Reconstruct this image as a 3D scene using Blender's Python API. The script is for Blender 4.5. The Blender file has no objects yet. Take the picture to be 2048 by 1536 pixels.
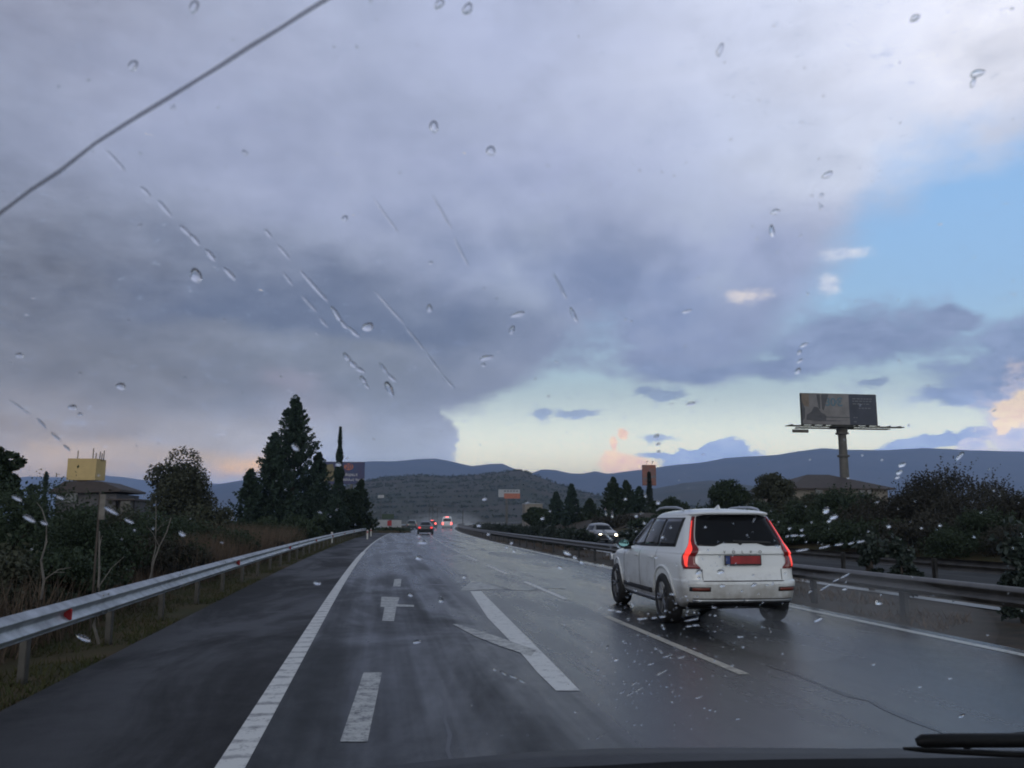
import bpy, bmesh, math, random
import numpy as np
from mathutils import Vector, Matrix, noise as mnoise

random.seed(7)
RNG = np.random.default_rng(11)
C = bpy.context.scene.collection
SC = bpy.context.scene
R = math.radians

# ------------------------------------------------------------------ camera
EYE = Vector((0.0, 0.0, 1.55))
PITCH, YAW, FPX = R(9.007), R(8.801), 1716.0
cam_d = bpy.data.cameras.new('camera')
cam = bpy.data.objects.new('camera', cam_d)
C.objects.link(cam)
cam.location = EYE
cam.rotation_euler = (R(90) + PITCH, 0, -YAW)
cam_d.sensor_width = 36
cam_d.lens = FPX / 2048 * 36
cam_d.clip_start = 0.05
cam_d.clip_end = 60000
cam_d.dof.use_dof = True
cam_d.dof.focus_distance = 60
cam_d.dof.aperture_fstop = 19
SC.camera = cam

FW = Vector((math.sin(YAW) * math.cos(PITCH), math.cos(YAW) * math.cos(PITCH), math.sin(PITCH)))
RT = Vector((math.cos(YAW), -math.sin(YAW), 0))
UP = RT.cross(FW)


def ray(px, py):
    return (FW + RT * ((px - 1024) / FPX) - UP * ((py - 768) / FPX)).normalized()


def at(px, py, Y):
    """the place Y metres down the road that the photograph shows at (px, py)"""
    d = ray(px, py)
    return EYE + d * (Y / d.y)


def on_ground(px, py, z=0.0):
    d = ray(px, py)
    return EYE + d * ((z - EYE.z) / d.z)


def azel(px, py):
    d = ray(px, py)
    return math.atan2(d.x, d.y), math.asin(d.z)


def lin(r, g=None, b=None):
    if g is None:
        r, g, b = r
    f = lambda c: (c / 255) / 12.92 if c / 255 <= 0.04045 else ((c / 255 + 0.055) / 1.055) ** 2.4
    return (f(r), f(g), f(b))


# ------------------------------------------------------------------ render settings
SC.view_settings.view_transform = 'Standard'
SC.view_settings.look = 'None'
SC.view_settings.exposure = 0.0
SC.view_settings.gamma = 1.0
SC.render.engine = 'CYCLES'
cy = SC.cycles
cy.use_denoising = True
cy.max_bounces = 8
cy.diffuse_bounces = 3
cy.glossy_bounces = 4
cy.transmission_bounces = 6
cy.transparent_max_bounces = 16
cy.volume_bounces = 1
cy.caustics_reflective = False
cy.caustics_refractive = False
cy.sample_clamp_indirect = 6.0
cy.filter_width = 1.9


# ------------------------------------------------------------------ node helper
class Nodes:
    def __init__(s, tree):
        s.t = tree
        s.n = tree.nodes
        s.l = tree.links

    def put(s, sock, v):
        if isinstance(v, bpy.types.NodeSocket):
            s.l.new(v, sock)
        else:
            try:
                sock.default_value = v
            except Exception:
                sock.default_value = (*v, 1.0)

    def m(s, op, a, b=None, c=None, clamp=False):
        n = s.n.new('ShaderNodeMath')
        n.operation = op
        n.use_clamp = clamp
        s.put(n.inputs[0], a)
        if b is not None:
            s.put(n.inputs[1], b)
        if c is not None:
            s.put(n.inputs[2], c)
        return n.outputs[0]

    def vm(s, op, a, b=None, c=None):
        n = s.n.new('ShaderNodeVectorMath')
        n.operation = op
        s.put(n.inputs[0], a)
        if b is not None:
            s.put(n.inputs[1], b)
        if c is not None:
            s.put(n.inputs[2], c)
        return n.outputs['Value'] if op in ('DOT_PRODUCT', 'LENGTH') else n.outputs[0]

    def mix(s, f, a, b, blend='MIX'):
        n = s.n.new('ShaderNodeMix')
        n.data_type = 'RGBA'
        n.blend_type = blend
        s.put(n.inputs[0], f)
        s.put(n.inputs[6], a)
        s.put(n.inputs[7], b)
        return n.outputs[2]

    def noise(s, vec, scale, detail=4, rough=0.5, dist=0.0):
        n = s.n.new('ShaderNodeTexNoise')
        if vec is not None:
            s.l.new(vec, n.inputs['Vector'])
        n.inputs['Scale'].default_value = scale
        n.inputs['Detail'].default_value = detail
        n.inputs['Roughness'].default_value = rough
        n.inputs['Distortion'].default_value = dist
        return n.outputs[0]

    def map(s, v, a, b, c=0.0, d=1.0, smooth=False):
        n = s.n.new('ShaderNodeMapRange')
        n.interpolation_type = 'SMOOTHSTEP' if smooth else 'LINEAR'
        s.put(n.inputs[0], v)
        for i, x in enumerate((a, b, c, d)):
            s.put(n.inputs[i + 1], x)
        return n.outputs[0]

    def comb(s, x, y, z):
        n = s.n.new('ShaderNodeCombineXYZ')
        for i, v in enumerate((x, y, z)):
            s.put(n.inputs[i], v)
        return n.outputs[0]


# ------------------------------------------------------------------ world: a broken evening cloud deck
SUN_EL, SUN_AZ = R(9), R(205)          # behind the camera and a little left
world = bpy.data.worlds.new('World')
SC.world = world
world.use_nodes = True
W = Nodes(world.node_tree)
bg = world.node_tree.nodes['Background']
tc = W.n.new('ShaderNodeTexCoord')
sep = W.n.new('ShaderNodeSeparateXYZ')
W.l.new(tc.outputs['Generated'], sep.inputs[0])
dx, dy, dz = sep.outputs
az = W.m('ARCTAN2', dx, dy)
el = W.m('ARCSINE', dz)
P0 = W.comb(az, el, 0.0)
Pn = W.comb(W.m('MULTIPLY', az, 1.0), W.m('MULTIPLY', el, 1.9), 0.37)
wob = W.noise(Pn, 7.0, 6, 0.55)
wob2 = W.noise(W.vm('ADD', Pn, (7.3, 2.1, 4.4)), 7.0, 6, 0.55)
fine = W.noise(W.vm('ADD', Pn, (3.3, 9.1, 1.4)), 22.0, 6, 0.6)
coarse = W.noise(W.vm('ADD', Pn, (1.3, 5.1, 8.4)), 3.2, 5, 0.55)
off = W.comb(W.m('MULTIPLY', W.m('SUBTRACT', wob, 0.5), 0.17), W.m('MULTIPLY', W.m('SUBTRACT', wob2, 0.5), 0.10), 0.0)
P = W.vm('ADD', P0, off)
sepP = W.n.new('ShaderNodeSeparateXYZ')
W.l.new(P, sepP.inputs[0])
U_, V_ = sepP.outputs[0], sepP.outputs[1]


def blob(px, py, rx, ry, warped=True, tilt=0.0):
    """soft elliptical patch of sky, centred at an azimuth and elevation; radii in the same angle per pixel"""
    u0, v0 = azel(px, py)
    k = 1 / FPX
    P_ = P if warped else P0
    d = W.vm('SUBTRACT', P_, (u0, v0, 0.0))
    if tilt:
        n = W.n.new('ShaderNodeVectorRotate')
        n.rotation_type = 'Z_AXIS'
        W.l.new(d, n.inputs['Vector'])
        n.inputs['Angle'].default_value = R(tilt)
        d = n.outputs[0]
    q = W.vm('MULTIPLY', d, (1 / (rx * k), 1 / (ry * k), 0.0))
    return W.m('EXPONENT', W.m('MULTIPLY', W.vm('DOT_PRODUCT', q, q), -1.0))


# clear air: the physical sky tinted into the cream, pale cyan and blue of the gap
sky = W.n.new('ShaderNodeTexSky')
sky.sky_type = 'NISHITA'
sky.sun_disc = False
sky.sun_elevation = SUN_EL
sky.sun_rotation = SUN_AZ
ramp = W.n.new('ShaderNodeValToRGB')
W.l.new(W.map(el, 0.0, 0.6), ramp.inputs[0])
cr = ramp.color_ramp
stops = [(0.0, (228, 196, 150)), (0.09, (234, 220, 180)), (0.17, (232, 234, 212)), (0.28, (204, 231, 238)),
         (0.42, (170, 209, 242)), (0.62, (146, 194, 246)), (1.0, (110, 155, 225))]
for i, (p, c) in enumerate(stops):
    e = cr.elements[i] if i < 2 else cr.elements.new(p)
    e.position = p
    e.color = (*lin(c), 1)
skymix = W.mix(0.15, ramp.outputs[0], W.vm('MULTIPLY', sky.outputs[0], (0.06, 0.06, 0.06)))
col = skymix
col = W.mix(W.m('MULTIPLY', blob(1980, 480, 260, 230), 0.5), col, lin(158, 202, 248))

# the deck
deck = lin(150, 156, 182)
dk = None
col_deck = W.mix(W.map(coarse, 0.3, 0.7), lin(136, 145, 168), lin(168, 176, 204))
for (x, y, rx, ry, c, a, t) in [
        (1940, 40, 640, 240, (244, 243, 255), 1.0, 0), (1500, 60, 360, 160, (208, 214, 238), 0.85, 0),
        (1000, 60, 420, 180, (172, 180, 212), 0.8, 0), (1450, 300, 330, 110, (186, 196, 226), 0.75, 0),
        (1750, 330, 330, 80, (214, 220, 240), 0.85, 12), (80, 20, 420, 200, (124, 126, 144), 0.9, 0),
        (30, 200, 140, 90, (138, 142, 158), 0.5, 0), (30, 330, 160, 110, (108, 112, 130), 0.7, 0),
        (500, 280, 440, 170, (150, 157, 186), 0.9, 0), (1100, 360, 330, 130, (150, 158, 192), 0.7, 0),
        (100, 560, 480, 130, (88, 89, 95), 1.0, 0), (560, 600, 420, 90, (94, 103, 126), 1.0, -8),
        (880, 655, 260, 50, (96, 108, 136), 0.9, -10), (1000, 500, 170, 110, (152, 162, 192), 0.9, 0),
        (900, 430, 330, 50, (154, 162, 192), 0.7, 0), (1320, 600, 220, 120, (128, 143, 180), 0.85, 0),
        (1380, 700, 200, 60, (126, 141, 180), 0.7, 0), (1130, 560, 160, 70, (120, 134, 170), 0.5, 0),
        (300, 760, 520, 90, (114, 115, 121), 1.0, 0), (720, 760, 300, 120, (120, 126, 136), 0.95, 0),
        (150, 870, 420, 60, (124, 114, 103), 1.0, 0), (500, 880, 170, 46, (150, 146, 146), 0.8, 0),
        (640, 830, 70, 34, (168, 160, 168), 0.6, 0), (590, 775, 46, 20, (164, 152, 162), 0.55, 0),
        (465, 940, 80, 26, (250, 190, 104), 1.0, 0), (80, 935, 190, 26, (196, 164, 112), 0.8, 0),
        (320, 925, 170, 26, (160, 140, 110), 0.85, 0), (780, 900, 130, 60, (124, 129, 137), 0.95, 0),
        (1560, 480, 170, 60, (158, 168, 204), 0.7, 0), (1620, 590, 120, 60, (150, 164, 204), 0.6, 0)]:
    col_deck = W.mix(W.m('MULTIPLY', blob(x, y, rx, ry, True, t), a), col_deck, lin(c))
# billow relief
col_deck = W.mix(W.map(fine, 0.35, 0.72, 0.0, 0.20), col_deck, lin(182, 190, 216))
col_deck = W.mix(W.map(wob, 0.44, 0.72, 0.0, 0.26), col_deck, lin(92, 101, 122))

# rounder billows through the middle of the deck
bil = W.noise(W.vm('MULTIPLY', P0, (1.0, 1.35, 1.0)), 9.0, 7, 0.52, 0.15)
zone = W.m('ADD', W.m('MULTIPLY', blob(1180, 560, 520, 190, False), 0.42), 0.06)
col_deck = W.mix(W.m('MULTIPLY', zone, W.map(bil, 0.48, 0.70, 0, 1, True)), col_deck, lin(176, 186, 208))
col_deck = W.mix(W.m('MULTIPLY', zone, W.map(bil, 0.52, 0.32, 0, 1, True)), col_deck, lin(100, 113, 146))
col_deck = W.vm('MULTIPLY', col_deck, (1.21, 1.20, 1.15))
warm = W.m('MULTIPLY', W.map(az, -0.05, -0.38, 0, 1, True), W.map(el, 0.36, 0.10, 0, 1, True))
col_deck = W.mix(warm, col_deck, W.vm('MULTIPLY', col_deck, (0.96, 0.88, 0.75)))
# the dark rolled belly of the storm cloud, sharp along its lower lip
u_a, v_a = azel(350, 622)
u_b, v_b = azel(1060, 702)
lip = W.m('SUBTRACT', W.m('ADD', V_, W.m('MULTIPLY', W.m('SUBTRACT', fine, 0.5), 0.012)), W.map(U_, u_a, u_b, v_a, v_b))
fade = W.m('EXPONENT', W.m('MULTIPLY', W.m('POWER', W.m('DIVIDE', lip, 0.062), 2.0), -1.0))
span = W.m('EXPONENT', W.m('MULTIPLY', W.m('POWER', W.m('ABSOLUTE', W.m('DIVIDE', W.m('SUBTRACT', U_, azel(690, 640)[0]), 0.23)), 4.0), -1.0))
belly = W.m('MULTIPLY', W.m('MULTIPLY', W.map(lip, -0.014, 0.010, 0, 1, True), fade), span)
col_deck = W.mix(W.m('MULTIPLY', belly, 0.62), col_deck, lin(92, 105, 132))

# where the deck ends: elevation of its lower edge as a function of azimuth
edge = [(-400, 1400), (300, 1400), (780, 1150), (868, 960), (893, 880), (905, 838), (1000, 800), (1060, 748), (1120, 700), (1200, 692),
        (1290, 752), (1400, 762), (1470, 748), (1540, 690), (1610, 610), (1680, 500), (1752, 385), (1890, 312),
        (2048, 268), (2300, 170), (2700, 60)]
fc = W.n.new('ShaderNodeFloatCurve')
cv = fc.mapping.curves[0]
u_lo, u_hi, v_lo, v_hi = -1.2, 1.2, -0.6, 0.9
pts = [((azel(x, y)[0] - u_lo) / (u_hi - u_lo), (azel(x, y)[1] - v_lo) / (v_hi - v_lo)) for x, y in edge]
cv.points[0].location = (0.0, pts[0][1])
cv.points[1].location = (1.0, pts[-1][1])
for p in pts:
    cv.points.new(*p)
for p in cv.points:
    p.handle_type = 'VECTOR'
fc.mapping.update()
W.l.new(W.map(U_, u_lo, u_hi), fc.inputs['Value'])
bnd = W.map(fc.outputs[0], 0.0, 1.0, v_lo, v_hi)
dist = W.m('ADD', W.m('SUBTRACT', V_, bnd), W.m('MULTIPLY', W.m('SUBTRACT', fine, 0.5), 0.045))
softw = W.map(az, azel(1050, 800)[0], azel(1700, 500)[0], 0.020, 0.055)
dist = W.m('ADD', dist, W.m('MULTIPLY', W.m('MULTIPLY', W.m('SUBTRACT', wob, 0.5), softw), 4.0))
mask = W.map(dist, W.m('MULTIPLY', softw, -1.0), softw, 0, 1, True)
mask = W.m('MULTIPLY', mask, W.map(az, 0.95, 1.5, 1, 1))
col = W.mix(mask, col, col_deck)


finer = W.noise(W.vm('ADD', Pn, (13.3, 2.1, 6.4)), 52.0, 5, 0.6)


def cloudlet(col, parts, c_lo, c_hi, soft=0.10, thr=0.42, amp=0.9, warped=True, alpha=1.0, fine=fine):
    g = None
    for p in parts:
        b = blob(*p, warped)
        g = b if g is None else W.m('MAXIMUM', g, b)
    d = W.m('ADD', g, W.m('MULTIPLY', W.m('SUBTRACT', fine, 0.5), amp))
    a = W.map(d, thr - soft, thr + soft, 0, 1, True)
    return W.mix(W.m('MULTIPLY', a, alpha), col, W.mix(W.map(fine, 0.35, 0.65), lin(c_lo), lin(c_hi)))


col = cloudlet(col, [(1600, 735, 150, 42), (1720, 690, 220, 62), (1900, 650, 90, 26), (1420, 735, 150, 30)], (128, 144, 178), (156, 172, 204), 0.34, 0.48, 1.25)
col = cloudlet(col, [(2000, 760, 150, 50), (2100, 720, 150, 70), (1890, 790, 60, 26), (1960, 800, 70, 36)], (128, 148, 184), (158, 176, 210), 0.3, 0.48, 1.25)
col = cloudlet(col, [(1330, 790, 50, 15), (1290, 782, 24, 10), (1150, 828, 50, 10), (1085, 826, 22, 14), (1312, 877, 30, 9), (1750, 765, 30, 11), (1300, 910, 34, 6)],
               (128, 148, 182), (152, 170, 200), 0.30, 0.50, 2.2, False, 0.85, finer)
col = cloudlet(col, [(1440, 912, 120, 20), (1380, 900, 60, 12), (1520, 918, 60, 10), (1870, 895, 100, 20), (1770, 910, 60, 12)], (132, 152, 188), (156, 172, 204), 0.14)
col = cloudlet(col, [(1240, 930, 46, 26), (1222, 918, 24, 16), (1275, 930, 30, 18), (1246, 868, 12, 12), (1228, 888, 8, 16)], (228, 184, 164), (255, 216, 172), 0.20, 0.46, 1.5, False, 0.95, finer)
col = cloudlet(col, [(2060, 860, 66, 60), (2120, 840, 120, 110), (1945, 892, 26, 16)], (176, 182, 208), (206, 200, 212), 0.14, 0.42, 0.9, False, 0.95, finer)
col = cloudlet(col, [(2035, 822, 42, 26), (2070, 805, 40, 24), (2005, 850, 14, 18)], (240, 206, 180), (255, 230, 190), 0.20, 0.46, 1.5, False, 0.95, finer)
col = cloudlet(col, [(1500, 592, 46, 16), (1470, 590, 22, 12)], (212, 208, 220), (250, 238, 230), 0.42, 0.62, 0.9, False, 0.85, finer)
col = cloudlet(col, [(1690, 508, 60, 14), (1660, 570, 26, 24)], (206, 214, 236), (240, 242, 250), 0.42, 0.62, 0.9, False, 0.8, finer)

# the sky behind the camera, where the sun sits above the cloud: paler and warmer
back = W.map(dy, 0.25, -0.55, 0, 1, True)
col_back = W.mix(W.map(coarse, 0.3, 0.7), lin(150, 158, 170), lin(212, 216, 220))
col = W.mix(W.m('MULTIPLY', back, 0.9), col, col_back)
# overhead, out of the frame
col = W.mix(W.map(el, 0.60, 0.85, 0, 0.95, True), col, W.mix(W.map(coarse, 0.3, 0.7), lin(84, 92, 104), lin(120, 130, 142)))
# the low sky seen through kilometres of damp air is brighter than it looks
col = W.vm('MULTIPLY', col, W.comb(*[W.map(el, 0.0, 0.16, 4.7, 1.12, True)] * 3))
col = W.mix(W.map(el, -0.02, -0.08, 0, 1), col, lin(70, 70, 72))
W.l.new(W.vm('MULTIPLY', col, (10.0, 10.0, 10.0)), bg.inputs['Color'])
bg.inputs['Strength'].default_value = 0.1
world.cycles.sampling_method = 'MANUAL'
world.cycles.sample_map_resolution = 1024

sun_d = bpy.data.lights.new('sun', 'SUN')
sun_d.energy = 0.5
sun_d.angle = R(20)
sun_d.color = (1.0, 0.95, 0.9)
sun = bpy.data.objects.new('sun', sun_d)
C.objects.link(sun)
sd = Vector((math.sin(SUN_AZ) * math.cos(R(24)), math.cos(SUN_AZ) * math.cos(R(24)), math.sin(R(24))))
sun.rotation_euler = sd.to_track_quat('Z', 'Y').to_euler()
sky.sun_elevation = R(24)


# ------------------------------------------------------------------ materials
def new_mat(name):
    m = bpy.data.materials.new(name)
    m.use_nodes = True
    return m, Nodes(m.node_tree), m.node_tree.nodes['Principled BSDF']


def mat(name, c, rough=0.6, metal=0.0, var=0.25, scale=3.0, c2=None, spec=0.5, bump=0.0, bscale=40.0, emit=None, es=0.0, coat=0.0, island=0.0):
    m, N, b = new_mat(name)
    g = N.n.new('ShaderNodeNewGeometry')
    c2 = c2 or tuple(x * (1 - var) for x in c)
    t = N.n.new('ShaderNodeTexCoord')
    f = N.map(N.noise(t.outputs['Object'], scale, 5, 0.6), 0.35, 0.65)
    if island:
        f = N.m('ADD', N.m('MULTIPLY', f, 1 - island), N.m('MULTIPLY', g.outputs['Random Per Island'], island))
    N.put(b.inputs['Base Color'], N.mix(f, c, c2))
    b.inputs['Roughness'].default_value = rough
    b.inputs['Metallic'].default_value = metal
    b.inputs['Specular IOR Level'].default_value = spec
    b.inputs['Coat Weight'].default_value = coat
    if emit:
        b.inputs['Emission Color'].default_value = (*emit, 1)
        b.inputs['Emission Strength'].default_value = es
    if bump:
        bn = N.n.new('ShaderNodeBump')
        bn.inputs['Strength'].default_value = bump
        N.l.new(N.noise(t.outputs['Object'], bscale, 4), bn.inputs['Height'])
        N.l.new(bn.outputs[0], b.inputs['Normal'])
    return m


def asphalt(name, lo, hi, rlo, rhi, seed, streak=True, wet=None, sp=1.0):
    m, N, b = new_mat(name)
    g = N.n.new('ShaderNodeNewGeometry')
    pos = N.vm('ADD', g.outputs['Position'], (seed, 0, 0))
    st = N.noise(N.vm('MULTIPLY', pos, (1.5, 0.045, 1)), 1.0, 4, 0.55)
    pt = N.noise(N.vm('MULTIPLY', pos, (0.55, 0.20, 1)), 1.0, 6, 0.62, 0.6)
    gr = N.noise(pos, 55.0, 3, 0.7)
    mid = N.noise(pos, 2.6, 5, 0.7)
    f = N.m('ADD', N.m('MULTIPLY', pt, 0.5), N.m('MULTIPLY', st, 0.5)) if streak else pt
    w = N.map(f, 0.38, 0.62, 0, 1, True)
    N.put(b.inputs['Base Color'], N.mix(N.m('MULTIPLY', N.map(mid, 0.3, 0.7), 0.55),
                                        N.mix(N.map(gr, 0.35, 0.65), lo, hi), tuple(x * 0.45 for x in lo)))
    spec = N.map(w, 0, 1, 0.46 * sp, 0.27 * sp)
    rg = N.m('ADD', N.map(w, 0, 1, rlo, rhi), N.m('MULTIPLY', N.m('SUBTRACT', mid, 0.5), 0.12))
    if wet:     # the standing film of water on the two right-hand lanes
        sx = N.n.new('ShaderNodeSeparateXYZ')
        N.l.new(pos, sx.inputs[0])
        q = N.m('SUBTRACT', sx.outputs[0], N.m('MULTIPLY', N.m('POWER', N.m('MAXIMUM', N.m('SUBTRACT', sx.outputs[1], 14.0), 0.0), 2.0), 0.0003))
        q = N.m('ADD', q, N.m('MULTIPLY', N.m('SUBTRACT', pt, 0.5), 2.2))
        wm = N.map(q, wet[0], wet[1], 0, 1, True)
        far = N.map(sx.outputs[1], 14, 38, 0, 0.75, True)
        wm = N.m('MAXIMUM', wm, far)
        rg = N.m('MULTIPLY', rg, N.map(wm, 0, 1, 1.0, 0.46))
        spec = N.m('ADD', spec, N.m('MULTIPLY', wm, 0.30))
    N.put(b.inputs['Roughness'], rg)
    N.put(b.inputs['Specular IOR Level'], spec)
    bn = N.n.new('ShaderNodeBump')
    bn.inputs['Strength'].default_value = 0.8
    bn.inputs['Distance'].default_value = 0.005
    N.l.new(gr, bn.inputs['Height'])
    N.l.new(bn.outputs[0], b.inputs['Normal'])
    return m


def paint_mark(name, c, ribs=False, wear=0.45):
    m, N, b = new_mat(name)
    g = N.n.new('ShaderNodeNewGeometry')
    pos = g.outputs['Position']
    n1 = N.noise(pos, 6.0, 6, 0.7)
    n2 = N.noise(pos, 34.0, 4, 0.7)
    f = N.map(N.m('ADD', N.m('MULTIPLY', n1, 0.6), N.m('MULTIPLY', n2, 0.4)), wear, wear + 0.14)
    if ribs:
        s = N.n.new('ShaderNodeSeparateXYZ')
        N.l.new(pos, s.inputs[0])
        wv = N.m('SINE', N.m('MULTIPLY', s.outputs[1], 2 * math.pi / 0.42))
        f = N.m('MULTIPLY', f, N.map(N.m('ADD', wv, N.m('MULTIPLY', N.m('SUBTRACT', n1, 0.5), 3.0)), -1.1, -0.5, 0.45, 1.0))
    N.put(b.inputs['Base Color'], N.mix(f, (0.05, 0.05, 0.055), c))
    b.inputs['Roughness'].default_value = 0.42
    return m


M = {}
M['road'] = asphalt('wet asphalt', (0.021, 0.023, 0.026), (0.036, 0.039, 0.043), 0.27, 0.68, 0.0, True, (1.3, 2.3))
M['shoulder'] = asphalt('hard shoulder asphalt', (0.020, 0.020, 0.021), (0.033, 0.032, 0.034), 0.50, 0.72, 31.0, False, None, 0.6)
M['road_far'] = asphalt('dull opposite asphalt', (0.014, 0.014, 0.015), (0.022, 0.022, 0.023), 0.80, 0.95, 17.0)
M['tar'] = mat('tar seal', (0.012, 0.012, 0.014), 0.35, var=0.4, scale=9)
M['white_line'] = paint_mark('worn white road paint', (0.62, 0.62, 0.60), wear=0.34)
M['rib_line'] = paint_mark('ribbed white road paint', (0.66, 0.65, 0.62), ribs=True, wear=0.33)
M['old_line'] = paint_mark('old greyish road paint', (0.46, 0.46, 0.43), wear=0.40)
M['yellow_line'] = paint_mark('dirty lane paint', (0.46, 0.43, 0.36), wear=0.36)
M['ground'] = mat('dry winter soil', (0.10, 0.075, 0.05), 0.9, var=0.5, scale=0.05, c2=(0.055, 0.06, 0.03), spec=0.1)
M['median'] = mat('median soil', (0.075, 0.056, 0.042), 0.85, scale=2.2, c2=(0.036, 0.033, 0.024), spec=0.2, bump=0.6, bscale=6)
M['verge'] = mat('verge soil and moss', (0.050, 0.052, 0.026), 0.9, scale=0.8, c2=(0.085, 0.06, 0.035), spec=0.1, bump=0.6, bscale=8)
M['concrete'] = mat('pale concrete', (0.34, 0.35, 0.36), 0.5, var=0.3, scale=1.2)
M['galv'] = mat('galvanised steel', (0.47, 0.50, 0.53), 0.45, 0.72, var=0.45, scale=3.5, spec=0.5)
M['galv_dull'] = mat('weathered steel', (0.075, 0.070, 0.062), 0.40, 0.2, var=0.5, scale=4)
M['post_dark'] = mat('dark steel post', (0.05, 0.05, 0.05), 0.6, 0.3, var=0.4, scale=8)
M['reflector'] = mat('red reflector', (0.42, 0.015, 0.02), 0.3, var=0.3, scale=20)
M['white_post'] = mat('white plastic post', (0.62, 0.62, 0.60), 0.5, var=0.2)
M['leaf_dark'] = mat('dark evergreen leaves', (0.0382, 0.0548, 0.0323), 0.6, c2=(0.0284, 0.0424, 0.0260), scale=0.9, spec=0.12, island=0.6)
M['leaf_conifer'] = mat('conifer sprays', (0.0409, 0.0622, 0.0452), 0.65, c2=(0.0295, 0.0473, 0.0349), scale=0.7, spec=0.10, island=0.6)
M['leaf_olive'] = mat('olive grey leaves', (0.0579, 0.0627, 0.0431), 0.6, c2=(0.0435, 0.0484, 0.0332), scale=0.8, spec=0.12, island=0.6)
M['leaf_brown'] = mat('brown winter scrub', (0.0493, 0.0459, 0.0365), 0.7, c2=(0.0289, 0.0306, 0.0247), scale=0.6, spec=0.15, island=0.6)
M['leaf_median'] = mat('dark oleander leaves', (0.0301, 0.0433, 0.0344), 0.5, c2=(0.0232, 0.0341, 0.0287), scale=1.2, spec=0.3, island=0.6)
M['grass_g'] = mat('wet green grass', (0.040, 0.056, 0.022), 0.6, c2=(0.066, 0.056, 0.026), scale=0.6, spec=0.10, island=0.6)
M['grass_dry'] = mat('dry brown grass', (0.15, 0.112, 0.082), 0.8, c2=(0.065, 0.05, 0.04), scale=0.7, spec=0.1, island=0.7)
M['bark'] = mat('bark', (0.075, 0.06, 0.05), 0.9, var=0.4, scale=5, bump=0.5)
M['bark_pale'] = mat('pale dead wood', (0.17, 0.155, 0.14), 0.8, var=0.4, scale=8)
M['hill'] = mat('scrubby hillside', (0.108, 0.098, 0.086), 0.95, c2=(0.068, 0.080, 0.062), scale=0.012, spec=0.05, bump=0.3, bscale=0.2)
M['leaf_hill'] = mat('hill scrub leaves', (0.066, 0.080, 0.058), 0.8, c2=(0.050, 0.062, 0.046), scale=0.02, spec=0.05, island=0.6)
M['mountain'] = mat('wooded mountain', (0.030, 0.038, 0.038), 1.0, c2=(0.085, 0.080, 0.072), scale=0.0035, spec=0.0)


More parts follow.
